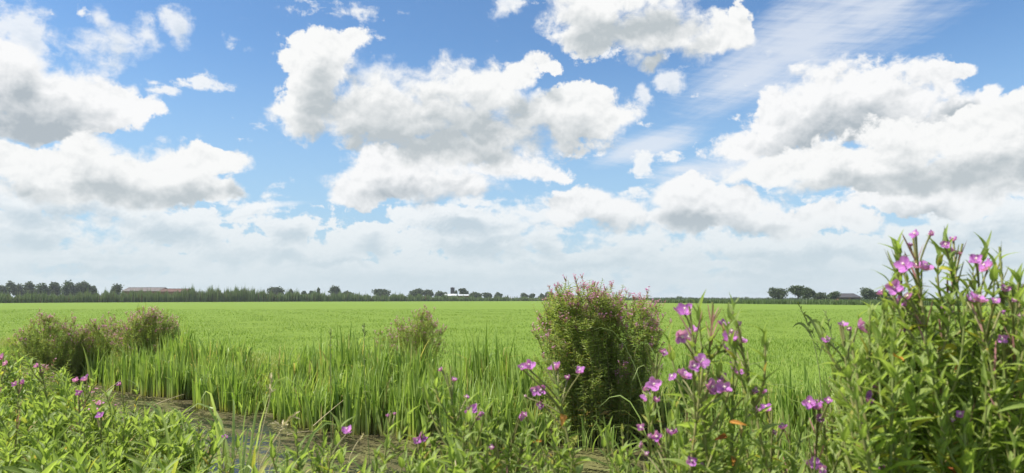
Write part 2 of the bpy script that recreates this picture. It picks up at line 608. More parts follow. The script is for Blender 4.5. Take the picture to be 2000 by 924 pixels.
def plain_mat(name, c1, c2, scale=8.0, rough=0.8, spec=0.2, bump=0.0, stretch=(1, 1, 1), metallic=0.0):
    m, n, out = new_mat(name)
    tc = n.new('ShaderNodeTexCoord').outputs['Object']
    a = n.noise(n.mapping(tc, scale=stretch), scale, 5.0, 0.6)
    col = n.mix(n.ramp(a, 0.3, 0.7), c1, c2)
    p = n.new('ShaderNodeBsdfPrincipled')
    n.put(p.inputs['Base Color'], col)
    p.inputs['Roughness'].default_value = rough
    p.inputs['Specular IOR Level'].default_value = spec
    p.inputs['Metallic'].default_value = metallic
    if bump:
        bn = n.new('ShaderNodeBump')
        bn.inputs['Strength'].default_value = bump
        bn.inputs['Distance'].default_value = 0.02
        n.put(bn.inputs['Height'], a)
        n.put(p.inputs['Normal'], bn.outputs[0])
    m.node_tree.links.new(p.outputs[0], out.inputs[0])
    return m


M_LEAF = leaf_mat('willowherb_leaf', (0.170, 0.242, 0.055), (0.325, 0.400, 0.120), 0.47, 0.48, 0.4, 1.5, True, (0.36, 0.33, 0.06), 0.04, 'object')
M_LEAF_J = leaf_mat('willowherb_leaf_small', (0.165, 0.230, 0.050), (0.310, 0.365, 0.105), 0.45, 0.5, 0.35, 1.5, False, (0.36, 0.26, 0.09), 0.09)
M_ORANGE = leaf_mat('turning_leaf', (0.50, 0.17, 0.035), (0.58, 0.28, 0.05), 0.35, 0.5, 0.3, 1.2, True, None, 0, 'object')
M_RED = leaf_mat('dying_leaf', (0.20, 0.055, 0.025), (0.34, 0.12, 0.04), 0.3, 0.6, 0.2, 1.1, True, None, 0, 'object')
M_PALE = leaf_mat('yellow_leaf', (0.45, 0.44, 0.05), (0.55, 0.48, 0.06), 0.4, 0.5, 0.3, 1.2, True, None, 0, 'object')
M_PETAL = leaf_mat('petal', (0.46, 0.13, 0.54), (0.70, 0.31, 0.75), 0.38, 0.55, 0.2, 1.15, True, None, 0, 'object')
M_PETAL_J = leaf_mat('petal_small', (0.55, 0.22, 0.50), (0.72, 0.38, 0.66), 0.35, 0.6, 0.2, 1.1)
M_PISTIL = plain_mat('pistil', (0.62, 0.52, 0.45), (0.7, 0.62, 0.55), 40)
M_POD = leaf_mat('seed_pod', (0.15, 0.19, 0.055), (0.24, 0.20, 0.10), 0.15, 0.55, 0.3, 1.2)
M_POD_RED = leaf_mat('seed_pod_red', (0.34, 0.15, 0.15), (0.50, 0.24, 0.28), 0.2, 0.55, 0.3, 1.2)
M_STEM = plain_mat('willowherb_stem', (0.14, 0.19, 0.05), (0.23, 0.20, 0.085), 20, 0.6, 0.3, 0.0, (1, 1, 6))
M_REED = leaf_mat('reed_blade', (0.130, 0.225, 0.036), (0.370, 0.460, 0.140), 0.42, 0.42, 0.35, 1.5, False, (0.42, 0.36, 0.15), 0.09, 'island', (0.30, 0.24, 0.09))
M_GRASS = leaf_mat('field_grass', (0.124, 0.198, 0.030), (0.176, 0.254, 0.044), 0.40, 0.5, 0.3, 1.5, False, (0.36, 0.38, 0.12), 0.04)
M_BANK = leaf_mat('bank_grass', (0.200, 0.255, 0.040), (0.360, 0.380, 0.110), 0.38, 0.5, 0.3, 1.4, False, (0.48, 0.42, 0.20), 0.14)
M_DRY = leaf_mat('dry_stalk', (0.42, 0.35, 0.20), (0.60, 0.52, 0.33), 0.2, 0.6, 0.3, 1.1)
M_FARREED = leaf_mat('far_reed', (0.095, 0.140, 0.062), (0.165, 0.215, 0.095), 0.25, 0.55, 0.2, 1.3, False, (0.14, 0.12, 0.07), 0.10)
M_MAIZE = leaf_mat('maize', (0.070, 0.115, 0.035), (0.115, 0.165, 0.055), 0.3, 0.5, 0.3, 1.3)
M_TREE = leaf_mat('tree_leaves', (0.055, 0.080, 0.042), (0.095, 0.122, 0.062), 0.22, 0.6, 0.15, 1.2)
M_TREE2 = leaf_mat('tree_leaves_pale', (0.050, 0.080, 0.034), (0.085, 0.115, 0.050), 0.25, 0.6, 0.15, 1.2)
M_BARK = plain_mat('bark', (0.05, 0.042, 0.032), (0.10, 0.085, 0.065), 6, 0.9, 0.1, 0.6, (1, 1, 4))
M_REDROOF = plain_mat('old_red_roof', (0.10, 0.062, 0.052), (0.14, 0.082, 0.07), 0.8, 0.85, 0.15)
M_GREYROOF = plain_mat('grey_roof', (0.115, 0.10, 0.095), (0.16, 0.14, 0.135), 0.5, 0.8, 0.2)
M_DARKROOF = plain_mat('dark_roof', (0.045, 0.045, 0.05), (0.075, 0.07, 0.075), 0.6, 0.8, 0.2)
M_WHITEROOF = plain_mat('pale_roof', (0.42, 0.44, 0.46), (0.56, 0.57, 0.58), 0.4, 0.5, 0.3)
M_BRICK = plain_mat('brick_wall', (0.17, 0.085, 0.06), (0.25, 0.14, 0.10), 2.0, 0.9, 0.1)
M_GLASS = plain_mat('window_glass', (0.03, 0.035, 0.04), (0.05, 0.055, 0.06), 1.0, 0.1, 0.6)


# ------------------------------------------------------------------ the ditch: q runs along it (far away to the left), s across it
TQ = np.array([-0.81, 0.587])
NS = np.array([0.587, 0.81])


def qs(x, y):
    return x * TQ[0] + y * TQ[1], x * NS[0] + y * NS[1]


def xy(q, s):
    return q * TQ[0] + s * NS[0], q * TQ[1] + s * NS[1]


def s_far(q):
    w = np.interp(q, [-30, 0, 4.2, 5.6, 8.2, 12, 19, 40, 400], [8.3, 8.1, 8.0, 7.3, 6.85, 7.3, 7.7, 8.2, 8.2])
    return w + 0.10 * np.sin(q * 2.1) + 0.07 * np.sin(q * 5.3 + 1)


def s_near(q):
    return np.interp(q, [-30, 0, 6, 12, 20, 400], [3.7, 3.7, 3.9, 4.2, 4.6, 5.0]) + 0.10 * np.sin(q * 1.7 + 2)


Z_WATER = -0.40


def height(x, y):
    q, s = qs(x, y)
    sf, sn = s_far(q), s_near(q)
    up_far = np.clip((s - sf + 0.12) / 1.0, 0, 1)
    up_near = np.clip((sn + 0.15 - s) / 1.1, 0, 1)
    k = np.maximum(up_far, up_near)
    k = k * k * (3 - 2 * k)
    z = -0.85 + 0.85 * k
    bump = 0.02 * np.sin(x * 1.3 + 0.4 * y) * np.cos(y * 0.9 - 0.3 * x)
    return z + bump * np.clip((60 - y) / 60, 0, 1)


def make_ground():
    def axis(lo, fine_lo, fine_hi, hi, step):
        a = list(np.arange(fine_lo, fine_hi, step))
        x, d = fine_hi, step
        while x < hi:
            a.append(x)
            d *= 1.35
            x += d
        a.append(hi)
        x, d = fine_lo - step, step
        while x > lo:
            a.insert(0, x)
            d *= 1.35
            x -= d
        a.insert(0, lo)
        return np.array(a)
    S = axis(-300, 2.0, 10.0, 3500, 0.16)
    Q = axis(-3000, -12.0, 34.0, 3000, 0.30)
    q, s = np.meshgrid(Q, S)
    x, y = xy(q, s)
    V = np.stack([x, y, height(x, y)], -1).reshape(-1, 3)
    nq = len(Q)
    i, j = np.meshgrid(np.arange(len(S) - 1), np.arange(nq - 1), indexing='ij')
    a = (i * nq + j).ravel()
    F = np.stack([a, a + 1, a + nq + 1, a + nq], -1)
    m, n, out = new_mat('ground')
    tc = n.new('ShaderNodeTexCoord').outputs['Object']
    z = n.sep(tc)[2]
    big = n.noise(tc, 0.045, 4.0, 0.55)
    mid = n.noise(n.mapping(tc, scale=(1.6, 0.7, 1)), 0.7, 5.0, 0.62)
    fine = n.noise(tc, 9.0, 6.0, 0.7)
    grass = n.mix(n.ramp(mid, 0.32, 0.72), (0.122, 0.190, 0.027), (0.170, 0.244, 0.038))
    grass = n.mix(n.m('MULTIPLY', n.ramp(big, 0.35, 0.7), 0.5), grass, (0.158, 0.246, 0.038))
    grass = n.mix(n.m('MULTIPLY', n.ramp(fine, 0.35, 0.75), 0.5), grass, (0.105, 0.155, 0.022))
    mud = n.mix(n.ramp(n.noise(tc, 5.0, 5.0), 0.3, 0.7), (0.035, 0.030, 0.018), (0.085, 0.075, 0.040))
    col = n.mix(n.ramp(n.m('ADD', z, n.m('MULTIPLY', n.m('SUBTRACT', fine, 0.5), 0.25)), -0.25, -0.05), mud, grass)
    p = n.new('ShaderNodeBsdfPrincipled')
    n.put(p.inputs['Base Color'], col)
    p.inputs['Roughness'].default_value = 0.9
    p.inputs['Specular IOR Level'].default_value = 0.1
    bn = n.new('ShaderNodeBump')
    bn.inputs['Strength'].default_value = 0.7
    bn.inputs['Distance'].default_value = 0.06
    n.put(bn.inputs['Height'], n.m('ADD', fine, n.m('MULTIPLY', mid, 0.5)))
    n.put(p.inputs['Normal'], bn.outputs[0])
    m.node_tree.links.new(p.outputs[0], out.inputs[0])
    o = put('field_ground', mesh_data('field_ground', V, F, m))
    tag(o, 'flat bright green meadow with a ditch cut along its near edge', 'field', kind='structure')


def make_water():
    q = np.linspace(-40, 90, 40)
    V = []
    for s in (2.0, 10.0):
        x, y = xy(q, s)
        V.append(np.stack([x, y, np.full_like(x, Z_WATER)], -1))
    V = np.concatenate(V)
    n_ = len(q)
    a = np.arange(n_ - 1)
    F = np.stack([a, a + n_, a + n_ + 1, a + 1], -1)
    m, n, out = new_mat('ditch_water')
    tc = n.new('ShaderNodeTexCoord').outputs['Object']
    rot = n.mapping(tc, rot=(0, 0, math.atan2(TQ[1], TQ[0])), scale=(1, 1, 1))
    lane = n.noise(n.mapping(rot, scale=(1.5, 0.38, 1)), 1.6, 6.0, 0.62, dist=0.6)
    speck = n.noise(tc, 26.0, 5.0, 0.75)
    duck = n.noise(tc, 75.0, 2.0, 0.6)
    scum = n.ramp(n.m('ADD', lane, n.m('MULTIPLY', n.m('SUBTRACT', speck, 0.5), 0.95)), 0.475, 0.535)
    scumcol = n.mix(n.ramp(duck, 0.4, 0.65), (0.040, 0.034, 0.014), (0.130, 0.112, 0.040))
    scumcol = n.mix(n.ramp(n.noise(tc, 1.3, 3.0), 0.45, 0.65), scumcol, (0.14, 0.14, 0.045))
    p = n.new('ShaderNodeBsdfPrincipled')
    p.inputs['Base Color'].default_value = (0.012, 0.011, 0.007, 1)
    p.inputs['Roughness'].default_value = 0.26
    p.inputs['Specular IOR Level'].default_value = 0.28
    b2 = n.new('ShaderNodeBump')
    b2.inputs['Strength'].default_value = 0.3
    b2.inputs['Distance'].default_value = 0.02
    n.put(b2.inputs['Height'], n.noise(tc, 9.0, 2.0))
    n.put(p.inputs['Normal'], b2.outputs[0])
    d = n.new('ShaderNodeBsdfPrincipled')
    n.put(d.inputs['Base Color'], scumcol)
    d.inputs['Roughness'].default_value = 0.85
    d.inputs['Specular IOR Level'].default_value = 0.25
    b3 = n.new('ShaderNodeBump')
    b3.inputs['Strength'].default_value = 0.6
    b3.inputs['Distance'].default_value = 0.015
    n.put(b3.inputs['Height'], n.m('ADD', duck, speck))
    n.put(d.inputs['Normal'], b3.outputs[0])
    mx = n.new('ShaderNodeMixShader')
    n.put(mx.inputs[0], scum)
    m.node_tree.links.new(p.outputs[0], mx.inputs[1])
    m.node_tree.links.new(d.outputs[0], mx.inputs[2])
    m.node_tree.links.new(mx.outputs[0], out.inputs[0])
    o = put('ditch_water', mesh_data('ditch_water', V, F, m))
    tag(o, 'still brown ditch water streaked with floating algae', 'water', kind='structure')
    # floating mats of algae and duckweed: small raised flakes
    K = 9000
    qq, ss = rng.uniform(-2, 20, K), rng.uniform(0, 1, K)
    sn, sf = s_near(qq), s_far(qq)
    s_ = sn + (sf - sn) * ss
    keep = (np.sin(s_ * 9 + 1.2 * np.sin(qq * 1.1)) + 0.8 * np.sin(qq * 2.3 + s_ * 3) + rng.normal(0, 0.5, K)) > 0.4
    x, y = xy(qq[keep], s_[keep])
    k = len(x)
    a = np.arange(6) / 6 * 6.283
    T = (np.concatenate([[[0, 0, 0.35]], np.stack([np.cos(a), np.sin(a), 0 * a], -1)]), np.array([(0, i + 1, (i + 1) % 6 + 1) for i in range(6)]), np.zeros((7, 2)))
    sc = np.stack([rng.uniform(.012, .05, k), rng.uniform(.008, .022, k), rng.uniform(.01, .03, k)], -1)
    ang = rng.normal(math.atan2(TQ[1], TQ[0]), 0.5, k)
    Rm = frames(np.stack([-np.sin(ang), np.cos(ang), 0 * ang], -1), (0, 0, 1))
    acc = Acc()
    acc.add(*scatter(T, np.stack([x, y, np.full(k, Z_WATER + 0.002)], -1), Rm, sc))
    mm = leaf_mat('algae', (0.07, 0.06, 0.022), (0.18, 0.17, 0.06), 0.1, 0.7, 0.3, 1.1)
    tag(put('floating_algae', acc.data('floating_algae', mm)), 'brownish flakes of algae and duckweed floating on the ditch', 'algae', kind='stuff')


make_ground()
make_water()

# ------------------------------------------------------------------ far things
def blades(x, y, z, h, w, lean, mat, name, bend=0.3, segs=2):
    """upright pointed blades, joined"""
    k = len(x)
    ang = rng.uniform(0, 6.283, k)
    d = np.stack([np.cos(ang), np.sin(ang), 0 * ang], -1)
    side = np.stack([-np.sin(ang), np.cos(ang), 0 * ang], -1)
    base = np.stack([x, y, z], -1)
    V = []
    for i in range(segs + 1):
        t = i / segs
        off = base + d * (h * (lean * t + bend * t * t))[:, None] * 1.0
        off[:, 2] += h * t * (1 - 0.35 * (lean + bend * t) ** 2)
        ww = w * (1 - t ** 1.6)
        if i < segs:
            V += [off - side * ww[:, None] / 2, off + side * ww[:, None] / 2]
        else:
            V += [off]
    n = len(V)
    W = np.stack(V, 1).reshape(-1, 3)
    b = (np.arange(k) * n)[:, None]
    acc = Acc()
    Fq = [np.concatenate([b + 2 * i, b + 2 * i + 1, b + 2 * i + 3, b + 2 * i + 2], 1) for i in range(segs - 1)]
    Ft = np.concatenate([b + 2 * (segs - 1), b + 2 * (segs - 1) + 1, b + 2 * segs, b + 2 * segs], 1)
    acc.add(W, np.concatenate(Fq + [Ft]))
    return acc.data(name, mat, smooth=True)


def far_belts():
    # reeds and saplings along the far left edge of the field, running away to the right
    K = 26000
    t = rng.uniform(-0.25, 1.03, K)
    px = t * 1070
    D = np.interp(t, [-0.25, 0, 1.03], [190, 222, 405]) + rng.uniform(0, 9, K) ** 1.0
    X = (px - 1000) / 1428 * D
    top = np.interp(px, [-300, 0, 120, 200, 330, 370, 430, 480, 560, 640, 700, 800, 880, 960, 1100], [571, 571, 569, 565.5, 564, 559, 557, 560, 566, 568, 571, 572, 576, 578, 580])
    hh = (583 - top) * D / 1428 + 1.4
    plume = rng.uniform(0, 1, K)
    wob = 0.86 + 0.13 * np.sin(px * .093 + np.sin(px * .031) * 2) + 0.10 * np.sin(px * .37)
    h = hh * wob * (0.30 + 0.70 * plume ** 0.6) + (plume > 0.965) * rng.uniform(0, 1.3, K)
    me = blades(X, D, 0 * X, h, rng.uniform(0.25, 0.65, K) * D / 300, rng.normal(0, 0.05, K), M_FARREED, 'far_reeds', 0.08)
    tag(put('far_reeds', me), 'dark green belt of tall reeds at the far left edge of the meadow', 'reeds', kind='stuff')
    # low maize on the right
    K = 16000
    t = rng.uniform(0, 1, K)
    px = 1272 + t * 900
    D0 = np.interp(px, [1272, 1480, 1740, 2200], [232, 183, 147, 112])
    D = D0 + rng.uniform(0, 1, K) ** 1.6 * 34
    X = (px - 1000) / 1428 * D
    h = rng.uniform(0.85, 1.35, K)
    me = blades(X, D, 0 * X, h, rng.uniform(0.10, 0.28, K) * D / 150, rng.normal(0, 0.12, K), M_MAIZE, 'maize_crop', 0.25)
    tag(put('maize_crop', me), 'low dark green crop along the far right edge of the meadow', 'crop', kind='stuff')
    # distant hedge line on the horizon
    K = 9000
    px = rng.uniform(1040, 2300, K)
    D = rng.uniform(520, 560, K)
    X = (px - 1000) / 1428 * D
    bumps = 0.9 + 0.8 * np.clip(np.sin(px * 0.11) + np.sin(px * 0.047 + 2) + np.sin(px * 0.29), 0, 3) / 2
    fade = np.interp(px, [1040, 1290, 1500, 2300], [0.55, 1.25, 0.95, 1.0])
    me = blades(X, D, 0 * X, (1.4 + bumps * fade) * rng.uniform(0.5, 1, K), rng.uniform(0.5, 1.3, K), rng.normal(0, 0.1, K), M_TREE2, 'far_hedge', 0.2)
    tag(put('far_hedge', me), 'thin hedge line on the horizon behind the crop', 'hedge', kind='stuff')


def make_tree(px0, px1, top, D, label, pale=False, lobes=7, lean=0.0, conical=False, open_=0.0, bottom=0.10):
    cx = (px0 + px1) / 2
    X = (cx - 1000) / 1428 * D
    wid = (px1 - px0) / 1428 * D * 1.22
    H = (583 - top) / 1428 * D + 1.4
    r = np.random.default_rng(int(px0 * 7 + px1 + 500))
    root = empty('tree', (X, D, 0), label, 'tree', 'trees on the horizon')
    tr = Acc()
    hb = H * bottom
    tr.add(*tube([(0, 0, -0.1), (0.02 * H, 0, H * 0.3), (lean * H, 0, H * 0.72)], [0.035 * H + 0.05, 0.024 * H + 0.03, 0.008 * H], 7))
    C = []
    for i in range(lobes):
        a = i / lobes * 6.283 + r.uniform(-.4, .4)
        rad = r.uniform(0.25, 0.80) * wid / 2
        zz = hb + (H - hb) * r.uniform(0.12, 0.78)
        if conical:
            rad *= (1 - (zz / H)) * 1.3
        c = np.array([math.cos(a) * rad + lean * H * 0.6, math.sin(a) * rad, zz])
        C.append((c, r.uniform(0.30, 0.62) * wid / 2 * (0.6 if conical else 1)))
        tr.add(*tube(bez((0, 0, H * r.uniform(0.2, 0.45)), (c * 0.5 + np.array([0, 0, H * 0.1])), c, 5), np.linspace(0.014 * H, 0.004 * H, 5), 5))
    C.append((np.array([lean * H, 0, H - wid * 0.22]), wid * 0.24))
    C.append((np.array([0, 0, hb + (H - hb) * 0.45]), wid * 0.30))
    put('trunk', tr.data('trunk', M_BARK), root)
    n = int(np.clip(80 * (px1 - px0), 500, 3200))
    idx = r.integers(0, len(C), n)
    cc = np.array([C[i][0] for i in idx])
    rr = np.array([C[i][1] for i in idx])
    v = norm(r.normal(size=(n, 3)))
    p = cc + v * (rr * r.uniform(0.45, 1.0, n) ** 0.5)[:, None] * np.array([1.0, 1.0, 0.78])
    # twig clumps: pull groups of leaves together so gaps stay open
    g = r.integers(0, max(30, n // 14), n)
    gp = p[np.minimum(g, n - 1)]
    p = p * 0.45 + gp * 0.55 if open_ else p * 0.7 + gp * 0.3
    p[:, 2] = np.clip(p[:, 2], 0.12 * H, H)
    half = wid / 2
    p[:, 0] = np.clip(p[:, 0], -half, half)
    size = D / 1428 * r.uniform(1.3, 3.2, n)
    a4 = np.array([(-.5, -.3, 0), (.5, -.35, .1), (.4, .4, 0), (-.4, .5, .15)])
    Rm = frames(norm(v + r.normal(0, .6, (n, 3))), norm(r.normal(size=(n, 3)) + (0, 0, 1)))
    acc = Acc()
    acc.add(*scatter((a4, np.array([(0, 1, 2, 3)]), np.zeros((4, 2))), p, Rm, size))
    put('crown', acc.data('crown', M_TREE2 if pale else M_TREE, smooth=False), root)['kind'] = 'stuff'
    return root


def box(acc, lo, hi, mi=0):
    x0, y0, z0 = lo
    x1, y1, z1 = hi
    V = [(x0, y0, z0), (x1, y0, z0), (x1, y1, z0), (x0, y1, z0), (x0, y0, z1), (x1, y0, z1), (x1, y1, z1), (x0, y1, z1)]
    acc.add(V, [(0, 1, 5, 4), (1, 2, 6, 5), (2, 3, 7, 6), (3, 0, 4, 7), (4, 5, 6, 7), (3, 2, 1, 0)], mi=mi)


def barn(name, px0, px1, top, eave, D, roof_m, wall_m, label, depth=12.0, hip=0.0, doors=2):
    x0, x1 = (px0 - 1000) / 1428 * D, (px1 - 1000) / 1428 * D
    zt, ze = (583 - top) / 1428 * D + 1.4, (583 - eave) / 1428 * D + 1.4
    W = x1 - x0
    root = empty(name, ((x0 + x1) / 2, D, 0), label, 'barn')
    a = Acc()
    h = W / 2 - 0.4
    box(a, (-h, 0.4, 0), (h, depth - 0.4, ze))
    # gable ends
    for s in (-h, h):
        if hip == 0:
            a.add([(s, 0.4, ze), (s, depth - 0.4, ze), (s, depth / 2, zt - 0.25)], [(0, 1, 2)])
    put('wall', a.data('wall', wall_m, False), root)
    r = Acc()
    h = W / 2
    e = hip * W / 2
    th = 0.18
    for sgn, y0 in ((1, 0.0), (-1, depth)):
        q = [(-h, y0, ze - .1), (h, y0, ze - .1), (h - e, depth / 2, zt), (-h + e, depth / 2, zt)]
        q2 = [(x, y, z + th) for x, y, z in q]
        r.add(q + q2, [(0, 1, 2, 3), (4, 5, 6, 7), (0, 1, 5, 4), (1, 2, 6, 5), (3, 0, 4, 7)])
    if e:
        for sx in (-1, 1):
            q = [(sx * h, 0, ze - .1), (sx * h, depth, ze - .1), (sx * (h - e), depth / 2, zt)]
            q2 = [(x, y, z + th) for x, y, z in q]
            r.add(q + q2, [(0, 1, 2, 2), (3, 4, 5, 5), (0, 1, 4, 3)])
    put('roof', r.data('roof', roof_m, False), root)
    b = Acc()
    box(b, (-h + e, depth / 2 - .25, zt + th - .05), (h - e, depth / 2 + .25, zt + th + .08))
    put('ridge', b.data('ridge', roof_m, False), root)
    for i in range(doors):
        d = Acc()
        cx = -W / 2 + W * (i + .5) / doors
        box(d, (cx - 1.6, 0.30, 0.05), (cx + 1.6, 0.36, min(3.2, ze * .85)))
        put('door', d.data('door', M_DARKROOF, False), root)
        f = Acc()
        for sx in (-1, 1):
            box(f, (cx + sx * W / doors * .32 - .5, 0.33, 1.0), (cx + sx * W / doors * .32 + .5, 0.37, min(2.1, ze * .8)))
            put('window', f.data('window', M_GLASS, False), root)
            f = Acc()
    return root


def far_things():
    far_belts()
    T = [  # px range, top, distance, look
        (-8, 18, 555, 430, 'low rounded dark tree at the far left end of the grove', {}),
        (10, 32, 546.5, 440, 'tall narrow round-topped tree second from the left end of the grove', {'bottom': .16}),
        (29, 52, 552, 450, 'lower dark tree filling the dip between two round-topped trees of the grove', {}),
        (48, 73, 546.5, 440, 'round-topped blue green tree in the left half of the grove', {}),
        (70, 100, 549.5, 430, 'broad even-topped tree in the middle of the grove', {'pale': True}),
        (94, 126, 549, 440, 'wide flat-topped tree right of the middle of the grove', {}),
        (120, 153, 545, 430, 'tallest broad-crowned tree of the grove on the left horizon', {'pale': True, 'lobes': 8}),
        (148, 184, 546, 435, 'broad tree sloping down to the right end of the grove', {'lobes': 8}),
        (176, 193, 555, 440, 'small dark tree closing the right end of the grove', {}),
        (216, 241, 551, 380, 'lone spreading tree standing left of the long red-roofed barn', {'lean': -.05, 'open_': 1, 'bottom': .2}),
        (526, 556, 560, 520, 'dark dome-shaped tree rising behind the middle of the reed belt', {}),
        (562, 576, 563, 480, 'small bushy tree just right of the dome-shaped one behind the reeds', {}),
        (588, 602, 566, 480, 'low shrubby tree between the bushy tree and the pointed one', {}),
        (604, 616, 566, 470, 'low round tree just left of the pointed conifer', {}),
        (618, 628, 561.5, 470, 'small pointed conifer poking above the reed belt', {'conical': True}),
        (644, 667, 555.5, 500, 'tall tree with a leaning top above the reed belt', {'lean': .07, 'open_': 1, 'bottom': .2}),
        (668, 692, 566, 500, 'low spreading tree right beside the tall leaning one', {}),
        (730, 762, 565.5, 520, 'flat dark tree standing alone behind the reeds', {}),
        (798, 830, 562.5, 560, 'wide dome-shaped tree at the left end of the farm trees', {'lobes': 8}),
        (826, 851, 563.5, 560, 'peaked tree touching the wide dome-shaped one', {}),
        (848, 863, 568.5, 560, 'low tree between the peaked tree and the farm', {}),
        (862, 876, 569, 560, 'small flat tree left of the dark farm tower', {}),
        (886, 896, 567, 570, 'small round tree hugging the dark farm tower', {}),
        (897, 914, 561, 570, 'round tree on a visible trunk just right of the farm tower', {'bottom': .24}),
        (912, 941, 568, 570, 'wide low loose tree at the right end of the farm', {'open_': 1}),
        (944, 962, 572, 580, 'left one of two flat-topped low trees right of the farm', {'open_': 1}),
        (964, 983, 571, 580, 'right one of two flat-topped low trees right of the farm', {'open_': 1}),
        (1018, 1031, 571.5, 600, 'small pointed tree on the bare stretch of horizon', {}),
        (1034, 1046, 573, 600, 'small round tree right of the pointed one on the horizon', {}),
        (1052, 1064, 572, 600, 'small tree just left of the big willowherb bush on the horizon', {}),
        (1063, 1080, 568.5, 600, 'dark tree half hidden by the left side of the big willowherb bush', {}),
        (1499, 1537, 562, 330, 'rounded loose tree left of the tall twin-crowned tree', {'open_': 1}),
        (1542, 1570, 555, 320, 'tallest tree on the right horizon with gaps in its crown', {'open_': 1, 'pale': True, 'bottom': .16}),
        (1562, 1590, 558, 325, 'airy tree joined to the right side of the tallest one', {'open_': 1, 'pale': True, 'bottom': .16}),
        (1586, 1611, 570, 330, 'low bushy tree right of the two tall airy trees', {}),
        (1614, 1637, 568, 335, 'sparse pale tree beside the left end of the dark barn', {'open_': 1, 'pale': True}),
        (1678, 1711, 562, 330, 'dense dark rounded tree at the right end of the dark barn', {'lobes': 8}),
        (1705, 1738, 567, 330, 'low wide dark tree right of the barn, beside the pink willowherb', {}),
        (1962, 2010, 561, 320, 'dark tree showing behind the willowherb at the right edge', {}),
    ]
    for px0, px1, top, D, label, kw in T:
        make_tree(px0, px1, top, D, label, **kw)
    barn('barn', 238, 312, 562, 569, 350, M_GREYROOF, M_BRICK, 'long low barn with a grey-pink roof beside the lone tree', 14)
    barn('barn', 311, 362, 564.5, 570, 345, M_REDROOF, M_BRICK, 'lower barn with a dull red roof at the right end of the grey one', 12)
    barn('barn', 1634, 1682, 574, 581, 345, M_DARKROOF, M_BRICK, 'barn with a dark hipped roof between trees on the right horizon', 14, 0.12)
    barn('barn', 868, 892, 574.5, 578, 540, M_WHITEROOF, M_BRICK, 'farm shed with a shining white roof left of the tower foot', 10, 0.0, 1)
    barn('barn', 893, 916, 575.5, 577.5, 545, M_WHITEROOF, M_BRICK, 'long low farm shed with a pale roof under the round tree', 10, 0.0, 1)
    # dark square tower at the farm
    D = 575
    x0, x1 = (880.5 - 1000) / 1428 * D, (888 - 1000) / 1428 * D
    zt = (583 - 561.5) / 1428 * D + 1.4
    root = empty('farm_tower', ((x0 + x1) / 2, D, 0), 'dark square tower silo rising among the farm trees', 'tower')
    a = Acc()
    w = (x1 - x0) / 2
    box(a, (-w, -w, 0), (w, w, zt - .5))
    put('wall', a.data('wall', M_DARKROOF, False), root)
    a = Acc()
    box(a, (-w - .15, -w - .15, zt - .5), (w + .15, w + .15, zt - .25))
    a.add([(-w - .15, -w - .15, zt - .25), (w + .15, -w - .15, zt - .25), (w + .15, w + .15, zt - .25), (-w - .15, w + .15, zt - .25), (0, 0, zt + .2)],
          [(0, 1, 4), (1, 2, 4), (2, 3, 4), (3, 0, 4)])
    put('roof', a.data('roof', M_DARKROOF, False), root)
    # meadow grass, finer and sparser with distance
    K = 230000
    py = 583 + 1.4 * 1428 / np.exp(rng.uniform(math.log(8.4), math.log(95), K))
    D = 1.4 * 1428 / (py - 583)
    px = rng.uniform(-250, 2250, K)
    X = (px - 1000) / 1428 * D
    q, s = qs(X, D)
    ok = s > s_far(q) + 1.5
    X, D = X[ok], D[ok]
    h = rng.uniform(0.05, 0.135, len(X)) * np.interp(D, [8, 30, 95], [1.2, 0.9, 0.9])
    patch = 0.75 + 0.35 * np.sin(X * 0.9 + 0.5 * np.sin(D * .4)) * np.sin(D * 0.55 + X * .2)
    me = blades(X, D, height(X, D) - 0.01, h * patch, 0.011 * np.interp(D, [8, 95], [1, 5.5]) * rng.uniform(.7, 1.3, len(X)), rng.normal(0, .3, len(X)), M_GRASS, 'meadow_grass', 0.35, 1)
    tag(put('meadow_grass', me), 'short bright green meadow grass', 'grass', kind='stuff')


far_things()

# ------------------------------------------------------------------ far bank: willowherb clumps, reeds, rank grass
SMALL_LEAF = leaf_template(3, 2, 0.21, 0.22, 0.10, (0.5, 1.2), 0, 1)
a4 = np.array([(0, 0.1, 0), (0.5, 0.75, 0.12), (0, 1.0, 0.2), (-0.5, 0.75, 0.12)])
PETAL_SMALL = (a4, np.array([(0, 1, 2, 3)]), np.array([(.5, 0), (1, .6), (.5, 1), (0, .6)]))


